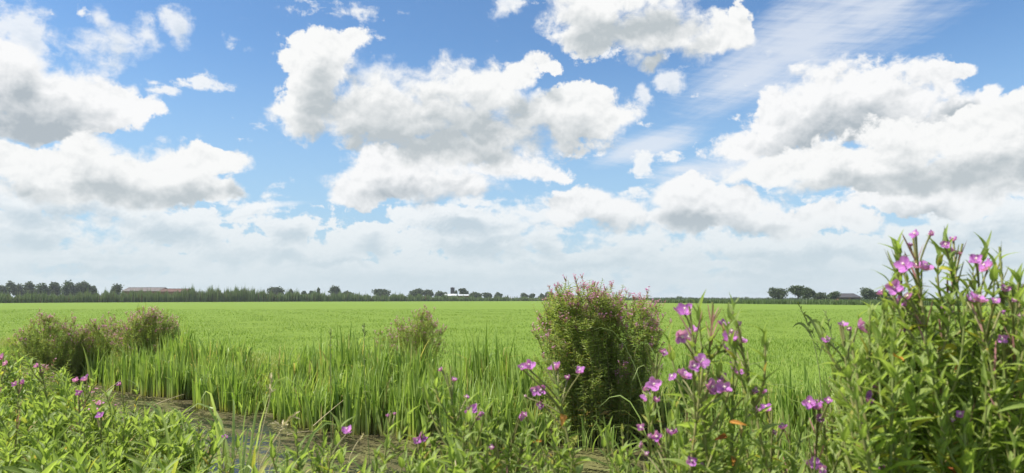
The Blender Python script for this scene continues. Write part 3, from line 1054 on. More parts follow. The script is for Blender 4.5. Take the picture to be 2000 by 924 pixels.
def herb_stem_variant(seed, h=2.0, bloom=1.0):
    """one tall branching willowherb stem standing at the origin: meshes for stem, leaves, blossoms"""
    r = np.random.default_rng(seed)
    st, lf, bl = Acc(), Acc(), Acc()
    bend = r.normal(0, 0.06, 2)
    path = bez((0, 0, 0), (bend[0] * .2, bend[1] * .2, h * .55), (bend[0] * h, bend[1] * h, h), 9)
    st.add(*tube(path, np.linspace(0.009, 0.003, 9), 5))

    def along(P, t):
        x = t * (len(P) - 1)
        i = int(min(x, len(P) - 2))
        return P[i] + (P[i + 1] - P[i]) * (x - i)
    pos, dirs, size = [], [], []

    def leafy(P, t0, t1, n, l0, l1, tilt):
        for k in range(n):
            t = t0 + (t1 - t0) * (k + r.uniform(0, .6)) / n
            p = along(P, t)
            for s in (0, 1):
                a = k * 1.571 + s * 3.1416 + r.normal(0, .4)
                pos.append(p)
                dirs.append((math.cos(a), math.sin(a), tilt + r.normal(0, .3)))
                size.append((l0 + (l1 - l0) * t) * r.uniform(.7, 1.25))
    leafy(path, 0.12, 0.97, int(46 * h / 2), 0.145, 0.06, 0.35)
    tips = [(path, 1.0)]
    nb = r.integers(13, 18)
    for k in range(nb):
        t = r.uniform(0.22, 0.93)
        p = along(path, t)
        a = k * 2.4 + r.uniform(-.5, .5)
        L = r.uniform(0.16, 0.42) * (1.15 - 0.5 * t) * h / 2
        d = np.array([math.cos(a), math.sin(a), 0])
        bp = bez(p, p + d * L * .5 + (0, 0, L * .35), p + d * L * .62 + (0, 0, L), 5)
        st.add(*tube(bp, np.linspace(0.004, 0.002, 5), 4))
        leafy(bp, 0.1, 1.0, int(r.integers(9, 14)), 0.10, 0.045, 0.5)
        if t > 0.68:
            tips.append((bp, L))
    up = (0, 0, 1)
    dirs = np.array(dirs)
    lf.add(*scatter(SMALL_LEAF, np.array(pos), roll(frames(dirs, up), r.normal(0, .5, len(dirs))), np.array(size)))
    # seed pods and flowers at the tips
    pp, pd, ps, fp, fd = [], [], [], [], []
    for P, L in tips:
        for k in range(int(r.integers(6, 11))):
            t = r.uniform(0.75, 1.0) if L < 1 else r.uniform(.9, 1)
            a = r.uniform(0, 6.283)
            d = np.array([math.cos(a) * .55, math.sin(a) * .55, 1])
            q = along(P, t)
            pp.append(q)
            pd.append(d)
            ps.append(r.uniform(.04, .07))
            if r.uniform() < 0.42 * bloom:
                e = q + norm(d) * ps[-1]
                for m in range(4):
                    b = m * 1.571 + r.uniform(-.3, .3)
                    fp.append(e)
                    fd.append((math.cos(b), math.sin(b), r.uniform(.2, 1.2)))
    pod = (np.array([(-.045, 0, 0), (.045, 0, 0), (.06, .6, 0), (0, 1, 0), (-.06, .6, 0), (0, .5, .06)]),
           np.array([(0, 1, 5), (1, 2, 5), (2, 3, 5), (3, 4, 5), (4, 0, 5)]), np.zeros((6, 2)))
    pd = np.array(pd)
    V, F, U = scatter(pod, np.array(pp), frames(pd, r.normal(size=(len(pd), 3))), np.array(ps))
    bl.add(V, F, U, 0)
    if fp:
        fd = np.array(fd)
        V, F, U = scatter(PETAL_SMALL, np.array(fp), frames(fd, up), r.uniform(.014, .024, len(fp)))
        bl.add(V, F, U, 1)
    return (st.data('stem', M_STEM), lf.data('leaves', M_LEAF_J), bl.data('blossoms', [M_POD_RED if bloom > .5 else M_POD, M_PETAL_J], False))


STEMS = [herb_stem_variant(100 + i, 2.0, (1.0, 0.7, 1.5)[i % 3]) for i in range(9)]


def clump(name, label, spec, base_px, base_py, D, spread, n, seed, group=None, low=0.3, bloom=0.62):
    """spec: list of (px, top py) outline of the clump's top; base ellipse around the base point"""
    r = np.random.default_rng(seed)
    base = at(base_px, base_py, D)
    root = empty(name, base, label, 'willowherb', group)
    xs = [p[0] for p in spec]
    ys = [p[1] for p in spec]
    for k in range(n):
        px = r.uniform(xs[0], xs[-1])
        u = (px - base_px) / max(1, (xs[-1] - xs[0]) / 2)
        py = np.interp(px, xs, ys) + (abs(r.normal(0, 1)) * 30 + (r.uniform() < low) * r.uniform(30, 150)) * 9.3 / D
        dd = r.uniform(-1, 1)
        dep = D + dd * spread
        tip = at(px, py, dep)
        bx = base.x + (tip.x - base.x) * r.uniform(.45, .85)
        by = D + dd * spread * .7
        b = Vector((bx, by, max(Z_WATER - .05, float(height(bx, by)) - .03)))
        v = tip - b
        L = v.length
        R3 = frames(np.array([[0, 0, 0]]) + np.array(v), np.array([math.cos(k * 2.4), math.sin(k * 2.4), 0]))[0]
        R3 = np.stack([R3[:, 0], -R3[:, 2], R3[:, 1]], -1)          # stem runs along local z
        mt = mat4(b - base, R3, L / 2.0)
        sm, lm, bm = STEMS[int(r.integers(0, len(STEMS)))]
        s = put('stem', sm, root, mt)
        tag(put('leaves', lm, s), kind='stuff')
        if r.uniform() < (bloom(px) if callable(bloom) else bloom):
            tag(put('blossoms', bm, s), kind='stuff')
    return root


def reed_variant(seed, n=7, h=1.0, spread=0.10):
    r = np.random.default_rng(seed)
    acc = Acc()
    segs = 7
    for b in range(n):
        a = r.uniform(0, 6.283)
        d = np.array([math.cos(a), math.sin(a), 0])
        o = np.array([r.normal(0, spread * .5), r.normal(0, spread * .5), 0])
        L = h * r.uniform(.62, 1.12)
        w = r.uniform(.024, .052)
        lean = abs(r.normal(0.03, .07))
        curve = abs(r.normal(0, .30))
        kink = r.uniform() < 0.16
        sa = a + r.normal(0, .9)
        side = np.array([-math.sin(sa), math.cos(sa), 0])
        V, U = [], []
        p = o.copy()
        ang = lean
        for i in range(segs + 1):
            t = i / segs
            ww = w * (1 - t ** 2.4) * (0.65 + 0.35 * min(1, t * 3))
            nrm = np.cross(side, d * math.sin(ang) + np.array([0, 0, math.cos(ang)]))
            V += [p - side * ww / 2, p + nrm * ww * .16, p + side * ww / 2]
            U += [(0, t), (.5, t), (1, t)]
            ang += curve * (t ** 1.5) * .42 + (1.1 if kink and i == 5 else 0)
            p = p + (d * math.sin(ang) + np.array([0, 0, math.cos(ang)])) * L / segs
        F = []
        for i in range(segs):
            for j in range(2):
                q = i * 3 + j
                F.append((q, q + 1, q + 4, q + 3))
        acc.add(V, F, U)
    return acc


def far_bank():
    clump('willowherb_bush', 'big rounded willowherb bush with reddish pink tops standing at the water edge',
          [(1052, 640), (1066, 585), (1085, 552), (1120, 556), (1152, 546), (1190, 556), (1222, 580), (1236, 566), (1262, 566), (1285, 590), (1302, 640)],
          1172, 848, 9.35, 0.48, 105, 3, None, 0.42, lambda px: np.interp(px, [1052, 1200, 1225, 1310], [.6, .55, 1, 1]))
    # low growth of the same bush, leaning over the water
    clump('willowherb_bush', 'left willowherb clump on the far bank, behind the reeds, with dull pink tops',
          [(22, 665), (45, 635), (90, 605), (130, 618), (172, 650)], 100, 735, 15.9, 0.5, 105, 5, 'willowherb clumps across the ditch')
    clump('willowherb_bush', 'low sparse willowherb clump between the two pinkish clumps at the left of the far bank',
          [(145, 650), (185, 622), (215, 618), (250, 645)], 202, 728, 16.1, 0.4, 60, 6, 'willowherb clumps across the ditch')
    clump('willowherb_bush', 'dense mauve-topped willowherb clump above the brightest left reeds',
          [(222, 650), (255, 615), (292, 594), (325, 610), (365, 655)], 292, 728, 15.3, 0.5, 110, 7, 'willowherb clumps across the ditch')
    clump('willowherb_bush', 'airy mauve willowherb clump behind the middle reeds left of the big bush',
          [(712, 680), (745, 640), (768, 632), (790, 620), (822, 598), (848, 615), (872, 655)], 795, 775, 12.2, 0.45, 100, 8, 'willowherb clumps across the ditch')
    clump('willowherb_bush', 'dark low leafy shoots at the gap between the reed beds',
          [(470, 752), (500, 735), (545, 748)], 508, 790, 12.2, 0.25, 14, 9, 'willowherb clumps across the ditch')

    # reed bed in the shallow edge of the far bank
    var = [reed_variant(300 + i, 6 + i % 4, 1.0).data('reed', M_REED) for i in range(14)]
    r = np.random.default_rng(77)

    def reed_height(px):
        return np.interp(px, [-200, 120, 200, 260, 330, 420, 470, 530, 560, 640, 800, 960, 1010, 1080, 1200, 1290, 1330, 1500, 1700],
                         [.62, .66, .8, .98, 1.04, .90, .78, .5, .78, .93, .92, .98, .92, .7, .5, .7, .8, .72, .6])
    cand = []
    while len(cand) < 1550:
        q = r.uniform(-1.0, 23)
        s = float(s_far(q)) + r.uniform(-.22, 1.0) ** 1.0 * 0.95
        x, y = xy(q, s)
        px = 1000 + 1428 * x / y
        if px < -150 or px > 1720:
            continue
        dens = np.interp(px, [-150, 120, 200, 470, 500, 530, 570, 1000, 1060, 1290, 1330, 1480, 1720], [.5, .85, 1, 1, .14, .20, 1, 1, .14, .16, .6, .45, .3])
        dens *= 0.62 + 0.38 * math.tanh(2.2 * math.sin(q * 2.6 + 1.3 * math.sin(s * 3 + q * .7)) + 0.8)
        if r.uniform() > dens:
            continue
        cand.append((y, x, q, s, px))
    cand.sort()
    label = 'green reed tuft standing in the shallow water along the far side of the ditch'
    rest = []
    for k, (y, x, q, s, px) in enumerate(cand):
        z = max(Z_WATER - .06, float(height(x, y)) - .02)
        h = float(reed_height(px)) * r.uniform(.74, 1.10) * (0.95 + 0.09 * math.sin(q * 4.3 + 1.5 * math.sin(q * 1.7)))
        a = r.uniform(0, 6.283)
        front = s - float(s_far(q)) < 0.34
        if front and k % 2 == 0 and sum(1 for _ in range(1)) and far_bank.n < 280 and px < 1500:
            far_bank.n += 1
            o = put('reed', var[int(r.integers(0, len(var)))], None, Matrix.Translation((x, y, z)) @ Matrix.Rotation(a, 4, 'Z') @ Matrix.Diagonal((1, 1, h, 1)))
            tag(o, label, 'reed', 'reeds in the shallow far edge of the ditch')
        else:
            rest.append((x, y, z, h, a, int(r.integers(0, 14))))
    acc = Acc()
    accs = [reed_variant(300 + i, 6 + i % 4, 1.0) for i in range(14)]
    tm = []
    for c in accs:
        tm.append((np.concatenate(c.V), np.concatenate(c.F), np.concatenate(c.U)))
    for x, y, z, h, a, v in rest:
        V, F, U = tm[v]
        c, s_ = math.cos(a), math.sin(a)
        W = np.stack([V[:, 0] * c - V[:, 1] * s_ + x, V[:, 0] * s_ + V[:, 1] * c + y, V[:, 2] * h + z], -1)
        acc.add(W, F, U)
    tag(put('reeds', acc.data('reeds', M_REED)), 'dense reed bed behind the front tufts along the far side of the ditch', 'reeds', kind='stuff')

    # rank grass on the far bank between reeds and meadow
    K = 42000
    q = r.uniform(-5, 27, K)
    u = r.uniform(0, 1, K) ** 1.25
    s = s_far(q) + 0.25 + u * 3.6
    x, y = xy(q, s)
    clumpy = np.clip(0.75 + 0.45 * np.sin(q * 1.9 + 2 * np.sin(s * 1.3)) + 0.3 * np.sin(q * 4.7 + s * 2), .3, 1.5)
    h = rng.uniform(.12, .42, K) * (1.1 - .8 * u) * clumpy
    me = blades(x, y, height(x, y) - .02, h, rng.uniform(.006, .013, K), rng.normal(0, .25, K), M_BANK, 'bank_grass', .5, 3)
    tag(put('bank_grass', me), 'rank yellowish green grass on the far bank of the ditch', 'grass', kind='stuff')
    # leafy weeds at the foot of the reeds
    K = 9000
    q = r.uniform(-4, 23, K)
    s = s_far(q) + r.uniform(.0, 1.6, K)
    x, y = xy(q, s)
    z = np.maximum(Z_WATER, height(x, y)) + r.uniform(.02, .45, K) * np.clip(.5 + .5 * np.sin(q * 3.1), .2, 1)
    acc = Acc()
    d = r.normal(size=(K, 3)) * (1, 1, .5) + (0, 0, .35)
    acc.add(*scatter(SMALL_LEAF, np.stack([x, y, z], -1), frames(d, (0, 0, 1)), r.uniform(.05, .11, K)))
    tag(put('bank_weeds', acc.data('bank_weeds', M_LEAF_J)), 'low leafy weeds between the reeds on the far bank', 'weeds', kind='stuff')


far_bank.n = 0
far_bank()

# ------------------------------------------------------------------ near bank: willowherb stems at arm's length
r_near = np.random.default_rng(21)
LEAVES = [mesh_data('leaf', *leaf_template(6, 4, w, dr, fo, (0.62, 1.15), 0.008, i)[:2], M_LEAF, leaf_template(6, 4, w, dr, fo, (0.62, 1.15), 0.008, i)[2])
          for i, (w, dr, fo) in enumerate([(.30, .10, .10), (.26, .22, .14), (.32, .34, .08), (.25, .05, .16), (.29, .50, .10), (.36, .20, .06), (.22, .80, .18), (.28, -.15, .12), (.33, .60, .02)])]


def recolour(me, mat):
    m = me.copy()
    m.name = 'leaf'
    m.materials.clear()
    m.materials.append(mat)
    return m


LEAF_ORANGE, LEAF_RED, LEAF_PALE = [[recolour(l, m) for l in LEAVES[:3]] for m in (M_ORANGE, M_RED, M_PALE)]


def petal_mesh(seed):
    r = np.random.default_rng(seed)
    V, U, F = [], [], []
    rows, cols = 5, 6
    cup, roll_ = r.uniform(.15, .5), r.uniform(-.15, .25)
    for i in range(rows + 1):
        t = i / rows
        w = 0.16 + 0.98 * math.sin(min(1.0, t * 1.02) * 1.75) ** 1.1 * 0.56
        for j in range(cols + 1):
            u = j / cols * 2 - 1
            y = t * (1 - 0.20 * max(0, 1 - abs(u) * 2.4) * t ** 3 - 0.10 * abs(u) ** 3 * t)
            z = cup * t * t + 0.10 * u * u - roll_ * t ** 4 + 0.05 * math.sin(u * 7 + seed) * t
            V.append((u * w, y, z))
            U.append((j / cols, t))
    for i in range(rows):
        for j in range(cols):
            a = i * (cols + 1) + j
            F.append((a, a + 1, a + cols + 2, a + cols + 1))
    return mesh_data('petal', np.array(V), np.array(F), M_PETAL, np.array(U))


PETALS = [petal_mesh(i) for i in range(5)]


def flower(parent, origin, pos, frm, diam, r, facing=None, closed=0.0):
    """pos: centre of the bloom, frm: where its long seed-pod stalk leaves the stem (world)"""
    pos, frm = np.array(pos), np.array(frm)
    st = norm(pos - frm)
    if facing is None:
        facing = np.array([r.normal(0, .55), -0.75 + r.normal(0, .35), 0.35 + r.normal(0, .3)])
    ax = norm(norm(np.asarray(facing, float)) + 0.5 * st)
    acc = Acc()
    L = diam / 2
    path = bez(frm - pos, frm - pos + st * 0.02 + np.array([0, 0, .01]), -ax * L * .2, 6)
    acc.add(*tube(path, [.0010, .0012, .0014, .0015, .0013, .0019], 5), mi=0)
    Rm = frames(np.array([[ax[1], -ax[0], 0.01]]), ax)[0]
    for k in range(4):                                   # sepals
        a = k * 1.571 + .785
        d = Rm @ np.array([math.cos(a), math.sin(a), .55])
        V, F, U = scatter((np.array([(-.12, 0, 0), (.12, 0, 0), (.1, .6, .02), (0, 1, 0), (-.1, .6, .02)]), np.array([(0, 1, 2, 4), (4, 2, 3, 3)]), np.zeros((5, 2))),
                          np.array([-ax * L * .15]), frames(d[None], ax), [L * .75])
        acc.add(V, F, U, 0)
    tip = ax * L * .7
    acc.add(*tube([np.zeros(3), tip * .6, tip], [.0009, .0008, .0013], 5), mi=1)
    for k in range(4):                                   # creamy stigma
        a = k * 1.571
        d = Rm @ np.array([math.cos(a), math.sin(a), .5])
        acc.add(*tube([tip, tip + d * .0015, tip + d * .0024 - ax * .001], [.0007, .0007, .0004], 4), mi=1)
    fo = put('flower', acc.data('flower', [M_POD, M_PISTIL]), parent, None, Vector(pos - origin))
    rot = r.uniform(0, 1.57)
    for k in range(4):
        a = rot + k * 1.571 + r.normal(0, .1)
        lift = 0.30 + r.uniform(-.1, .25) + closed * 1.6
        d = Rm @ np.array([math.cos(a), math.sin(a), lift])
        put('petal', PETALS[int(r.integers(0, 5))], fo, mat4((0, 0, 0), frames(d[None], ax)[0], L * r.uniform(.92, 1.12) * (1.0 + .15 * closed)))
    return fo


POD = (np.array([(-.024, 0, 0), (.024, 0, 0), (.03, .5, 0), (.018, .95, 0), (-.018, .95, 0), (-.03, .5, 0), (0, .5, .03), (0, 1.06, 0)]),
       np.array([(0, 1, 2, 6), (6, 2, 3, 7), (0, 6, 5, 5), (6, 7, 4, 5)]), np.zeros((8, 2)))


def shoot(tip_px, tip_py, D, label, group=None, flowers=(), pods=0, vl=0.34, lmax=0.058, lean=None, special=(), branches=0, seed=None, tip_leaves=True, fill=1.0):
    r = np.random.default_rng(int(tip_px * 131 + tip_py * 17 + D * 1000) if seed is None else seed)
    tip = np.array(at(tip_px, tip_py, D))
    lx, ly = lean if lean is not None else (r.normal(0, .10), r.normal(.0, .08))
    bx, by = tip[0] - lx, max(0.35, tip[1] - ly)
    root = np.array([bx, by, float(height(bx, by)) - .02])
    o = empty('willowherb', Vector(root), label, 'willowherb', group)
    mid = root * .45 + tip * .55
    mid[0] = root[0] + (tip[0] - root[0]) * .35
    mid[1] = root[1] + (tip[1] - root[1]) * .35
    P = bez(root, mid, tip, 40)
    seg = np.linalg.norm(np.diff(P, axis=0), axis=1)
    arc = np.concatenate([[0], np.cumsum(seg)])
    total = arc[-1]

    def pt(d):                                           # point and direction d metres below the tip
        x = np.interp(max(total - d, 0), arc, np.arange(len(P)))
        i = int(min(x, len(P) - 2))
        return P[i] + (P[i + 1] - P[i]) * (x - i), norm(P[min(i + 1, len(P) - 1)] - P[i])
    stem, small = Acc(), Acc()
    stem.add(*tube(P[::3] - root, np.linspace(.0055, .0016, len(P[::3])), 6), mi=0)
    infl = 0.16 if (flowers or pods) else 0.0
    d, k = (0.004 if not infl else 0.05), 0
    ph = r.uniform(0, 6.28)
    sp = list(special)
    sm = [[], [], []]                                    # small leaves: position, direction, size
    while d < vl:
        p, tn = pt(d)
        dd = d
        L = lmax * np.clip(0.24 + dd / 0.15, .24, 1.0) * r.uniform(.82, 1.15)
        if infl and d < infl:
            L *= 0.55
        spread = np.interp(dd, [0, .06, .16, .3, .6], [.18, .55, .98, 1.42, 1.80])
        for s in (0, 1):
            a = ph + k * 1.571 + s * 3.1416 + r.normal(0, .22)
            hz = np.array([math.cos(a), math.sin(a), 0])
            sp_ = spread + r.normal(0, .16)
            dv = norm(tn * math.cos(sp_) + hz * math.sin(sp_))
            Rm = roll(frames(dv[None], tn), r.normal(0, .25, 1))[0]
            me = LEAVES[int(r.integers(0, 9))]
            if r.uniform() < 0.93 * fill:
                put('leaf', me, o, mat4(p - root, Rm, L * r.uniform(.85, 1.1)))
            if d > .07:
                for m in range(int(r.integers(1, 5))):
                    q = p + hz * .004 + tn * r.uniform(.0, .02)
                    sm[0].append(q - root)
                    sm[1].append(norm(hz * r.uniform(.3, 1) + tn * r.uniform(.4, 1.2) + r.normal(0, .3, 3)))
                    sm[2].append(L * r.uniform(.3, .62))
        d += np.interp(d, [0, .05, .15, .5], [.008, .016, .026, .036]) * r.uniform(.85, 1.15)
        k += 1
    # side shoots
    for b in range(branches):
        d0 = r.uniform(.07, vl * .8)
        p, tn = pt(d0)
        a = r.uniform(0, 6.283)
        hz = np.array([math.cos(a), math.sin(a), 0])
        L = min(r.uniform(.07, .17), d0 * .85)
        bp = bez(p, p + hz * L * .32 + tn * L * .3, p + hz * L * .40 + tn * L, 8)
        stem.add(*tube(bp - root, np.linspace(.0025, .0012, 8), 5))
        for m in range(7):
            q = bp[1 + m]
            for s in (0, 1):
                a2 = m * 1.571 + s * 3.1416 + r.normal(0, .3)
                dv = norm(np.array([math.cos(a2), math.sin(a2), 0]) * (1.0 - .13 * m) + tn * (.5 + .12 * m))
                Rm = frames(dv[None], tn)[0]
                if m % 2 == 0 or m > 3:
                    put('leaf', LEAVES[int(r.integers(0, 9))], o, mat4(q - root, Rm, lmax * r.uniform(.4, .72)))
                else:
                    sm[0].append(q - root)
                    sm[1].append(dv)
                    sm[2].append(lmax * r.uniform(.35, .55))
    # leaves further down the stalk
    dl = vl
    while dl < total - .1:
        p, tn = pt(dl)
        a = r.uniform(0, 6.283)
        for s in (0, 1):
            hz = np.array([math.cos(a + s * 3.14), math.sin(a + s * 3.14), -.2])
            sm[0].append(p - root)
            sm[1].append(norm(hz + r.normal(0, .2, 3)))
            sm[2].append(lmax * r.uniform(.7, 1.05))
        dl += .06
    # seed pods and buds above the leaves
    if pods or flowers:
        pp, pd, ps = [], [], []
        for m in range(max(pods, 6)):
            p, tn = pt(r.uniform(0.03, .19))
            a = r.uniform(0, 6.283)
            pp.append(p - root)
            pd.append(norm(tn + .5 * np.array([math.cos(a), math.sin(a), 0]) * r.uniform(.3, 1.1)))
            ps.append(r.uniform(.02, .055))
        pd = np.array(pd)
        acc = Acc()
        V, F, U = scatter((POD[0] * (1.05, 1, 1.05), POD[1], POD[2]), np.array(pp), frames(pd, r.normal(size=(len(pd), 3))), np.array(ps))
        acc.add(V, F, U)
        tag(put('seed_pods', acc.data('seed_pods', M_POD if r.uniform() < .6 else M_POD_RED), o), kind='stuff')
    flowers = list(flowers)
    for f in list(flowers):                              # smaller half-open blooms beside the large ones
        if f[2] >= 22 and r.uniform() < .6:
            flowers.append((f[0] + r.choice([-1, 1]) * r.uniform(11, 22), f[1] + r.uniform(-4, 20), f[2] * r.uniform(.5, .72)))
    for f in flowers:
        fx, fy, fd = f[:3]
        dz = D + (f[3] if len(f) > 3 else r.normal(0, .035))
        w = np.array(at(fx, fy, dz))
        diam = fd * dz / 1428 * 0.87
        below = np.clip(np.linalg.norm(w - tip) * .75 + .035, .035, vl)
        q, tn = pt(below)
        if q[2] > w[2] - .03:
            q, tn = pt(min(vl, below + q[2] - w[2] + .05))
        flower(o, root, w, q, diam, r, closed=(0.8 if fd < 13 else 0.35 if fd < 20 else 0.0) + max(0, r.normal(0, .12)))
    for (lx_, ly_, ln, kind) in sp:
        w = np.array(at(lx_, ly_, D - .02))
        q, tn = pt(np.clip(tip[2] - w[2], .02, vl))
        dv = norm(w - q + np.array([0, -.01, 0]))
        me = {'o': LEAF_ORANGE, 'r': LEAF_RED, 'y': LEAF_PALE}[kind][int(r.integers(0, 3))]
        lf = put('leaf', me, o, mat4(q - root + dv * max(0, np.linalg.norm(w - q) - ln * .5), frames(dv[None], np.array([.2, -1, .6]))[0], ln))
        lf['label'] = {'o': 'leaf turned orange', 'r': 'withered reddish brown leaf', 'y': 'yellow leaf'}[kind]
    put('stem', stem.data('stem', M_STEM), o)
    if sm[0]:
        dv = np.array(sm[1])
        V, F, U = scatter(SMALL_LEAF, np.array(sm[0]), roll(frames(dv, (0, 0, 1)), r.normal(0, .5, len(dv))), np.array(sm[2]))
        small.add(V, F, U)
        tag(put('leaves', small.data('leaves', M_LEAF_J), o), kind='stuff')
    return o


def near_bank():
    G = 'flowering willowherbs on the near bank'
    F = [  # tip x, tip y, distance, label, flowers (x, y, size), other options
        (1783, 462, 1.12, 'tallest pink-flowered willowherb, standing above the horizon on the right', [(1768, 520, 42), (1801, 528, 42), (1748, 566, 40), (1760, 590, 28), (1817, 459, 18), (1788, 460, 22), (1778, 482, 15), (1776, 582, 20)], dict(pods=9, branches=4, special=[(1848, 524, .02, 'y')])),
        (1852, 470, 1.16, 'willowherb with a wide-open bloom at its tip, next right of the tallest one', [(1856, 496, 44), (1862, 471, 22), (1846, 480, 20)], dict(pods=8, branches=4, special=[(1842, 678, .035, 'y')])),
        (1880, 476, 1.20, 'flowerless willowherb tip of upright pods between two blooming stems on the right', [], dict(pods=14, branches=3)),
        (1908, 497, 1.14, 'willowherb with two pink blooms under its dark tip at the upper right', [(1906, 511, 32), (1927, 527, 40)], dict(pods=8, branches=4)),
        (1952, 482, 1.14, 'thin dark-podded willowherb spike standing highest at the right edge', [], dict(pods=16, branches=2)),
        (1906, 568, 1.05, 'willowherb with one flat pink bloom facing the camera below the tall spikes', [(1908, 589, 42), (1944, 592, 22)], dict(pods=6, branches=4, special=[(1911, 625, .02, 'o')])),
        (1978, 556, 1.10, 'willowherb with small pink blooms cut by the right edge of the view', [(1962, 570, 26), (1992, 618, 18)], dict(pods=8, branches=4)),
        (1746, 472, 1.16, 'slim willowherb spike of pods just left of the tallest blooms', [], dict(pods=13, branches=2)),
        (1640, 634, 1.10, 'willowherb leaning left over the meadow with drooping pods and a pink bloom', [(1676, 640, 36), (1646, 638, 24), (1614, 666, 20)], dict(pods=9, branches=2, lean=(-.14, .02))),
        (1702, 748, 1.12, 'willowherb with a big deep pink bloom low on the right thicket', [(1681, 780, 46), (1706, 757, 22), (1676, 824, 20)], dict(pods=5, branches=4)),
        (1600, 775, 1.20, 'willowherb with a fan of four pink blooms left of the right thicket', [(1584, 789, 32), (1601, 800, 28), (1619, 785, 20), (1597, 818, 22)], dict(pods=6, branches=3)),
        (1592, 893, 1.05, 'short willowherb with a pale pink bloom at the bottom below the fan of four', [(1590, 913, 42)], dict(branches=3)),
        (1706, 898, 1.05, 'short willowherb with a lilac bloom cut by the bottom under the right thicket', [(1706, 914, 38)], dict(branches=3)),
        (1508, 790, 1.25, 'willowherb with two round pink blooms between the two flowering groups', [(1497, 802, 30), (1530, 838, 22)], dict(pods=4, branches=3)),
        (1392, 590, 1.18, 'tall upright willowherb tip of long green pods right of the big bush', [], dict(pods=18, branches=2, vl=.36)),
        (1346, 598, 1.14, 'willowherb with blooms on its left side beside the long green pods', [(1338, 613, 42), (1326, 656, 34), (1353, 650, 30), (1343, 662, 24)], dict(pods=9, branches=2)),
        (1438, 628, 1.14, 'willowherb with a loose head of pink blooms right of the long green pods', [(1441, 634, 18), (1412, 637, 28), (1427, 664, 40), (1446, 668, 30), (1416, 686, 24)], dict(pods=8, branches=2)),
        (1376, 694, 1.10, 'willowherb with bright open blooms in the middle of the right-hand flower group', [(1367, 709, 40), (1335, 738, 36), (1386, 762, 42), (1414, 762, 36)], dict(pods=7, branches=3, special=[(1444, 824, .025, 'o')])),
        (1432, 712, 1.14, 'willowherb with one bloom at its tip low in the right-hand flower group', [(1433, 728, 42), (1470, 766, 28)], dict(pods=5, branches=3, special=[(1432, 894, .03, 'o'), (1402, 852, .03, 'r')])),
        (1284, 690, 1.25, 'pale-flowered willowherb close against the right side of the big bush', [(1278, 755, 36), (1265, 783, 30), (1296, 691, 20)], dict(pods=5, branches=2)),
        (1300, 836, 1.20, 'low willowherb with four round pink blooms in front of the bush foot', [(1253, 838, 22), (1285, 855, 30), (1310, 849, 28), (1248, 870, 22)], dict(branches=3)),
        (1356, 888, 1.15, 'low willowherb with faded pink blooms at the bottom right of the bush foot', [(1350, 905, 26), (1366, 908, 22)], dict(branches=3)),
        (1078, 708, 1.35, 'willowherb with a spreading head of pink blooms left of the big bush', [(1034, 720, 34), (1088, 722, 34), (1134, 727, 24), (1060, 762, 26), (1046, 763, 22), (1058, 790, 20)], dict(pods=8, branches=3, lmax=.055, special=[(1100, 815, .04, 'o'), (1046, 860, .018, 'o')])),
        (872, 728, 1.35, 'tall pale-leaved willowherb in front of the reeds with tiny pink buds', [(863, 724, 15), (886, 745, 15), (911, 779, 15)], dict(branches=5, lmax=.06)),
        (918, 785, 1.40, 'willowherb with a tight bunch of magenta blooms beside the pale-leaved one', [(924, 803, 30), (938, 809, 26), (916, 808, 22)], dict(branches=3, lmax=.055)),
        (826, 842, 1.45, 'small willowherb with a purple bloom over the open water', [(820, 858, 26), (814, 864, 20)], dict(branches=1, lmax=.06)),
        (656, 828, 1.35, 'leafy willowherb with one magenta bloom held over the water', [(678, 845, 28)], dict(branches=3, lmax=.06)),
        (764, 806, 1.40, 'leafy willowherb topped by two tiny pink buds over the water', [(757, 814, 11), (771, 811, 11)], dict(branches=3, lmax=.06)),
        (8, 688, 2.2, 'willowherb with pink blooms at the far left edge', [(5, 701, 20), (14, 711, 16)], dict(branches=3)),
        (38, 738, 2.0, 'willowherb with two pink blooms low at the left edge', [(46, 750, 17), (31, 752, 17)], dict(branches=3)),
        (75, 702, 2.4, 'willowherb with withered pink blooms left of the lilac one', [(75, 716, 15), (79, 728, 13)], dict(pods=8, branches=2)),
        (172, 734, 2.0, 'willowherb with a pale lilac bloom above the left thicket', [(170, 742, 22), (160, 746, 14)], dict(branches=3)),
        (154, 762, 1.9, 'short willowherb with one magenta bloom in the left thicket', [(154, 770, 18)], dict(branches=3)),
        (196, 804, 1.8, 'willowherb with a faint bluish bloom deep in the left thicket', [(197, 813, 20)], dict(branches=3)),
        (438, 850, 1.7, 'low willowherb with a single magenta bud by the pale reed leaves', [(438, 858, 16)], dict(branches=2)),
        (237, 746, 2.2, 'willowherb with a tiny lilac bloom on the water side of the left thicket', [(236, 752, 15)], dict(branches=2)),
        (1842, 596, 1.20, 'willowherb with one small magenta bloom below the tall blooming spikes of the right thicket', [(1842, 606, 22), (1856, 613, 14)], dict(branches=4)),
        (1772, 634, 1.16, 'willowherb with a small purple bloom near the left flank of the right thicket', [(1768, 646, 20)], dict(branches=4)),
        (1716, 690, 1.18, 'short willowherb with two small mauve blooms on the left flank of the right thicket', [(1712, 700, 20), (1724, 706, 15)], dict(branches=4)),
        (1962, 650, 1.10, 'willowherb with a small pink bloom at the right edge below the cut-off one', [(1958, 662, 22)], dict(branches=4)),
        (1880, 800, 1.08, 'willowherb with a faded mauve bloom deep in the lower right thicket', [(1878, 812, 22)], dict(branches=4)),
        (1018, 805, 1.45, 'willowherb with small lilac blooms left of the spreading pink head', [(1014, 816, 20), (1022, 812, 16)], dict(branches=3, lmax=.055)),
        (968, 865, 1.30, 'low willowherb with a faded lilac bloom in the bottom middle thicket', [(962, 875, 16)], dict(branches=3)),
    ]
    for px, py, D, label, fl, kw in F:
        shoot(px, py, D, label, None, fl, **kw)

    r = r_near
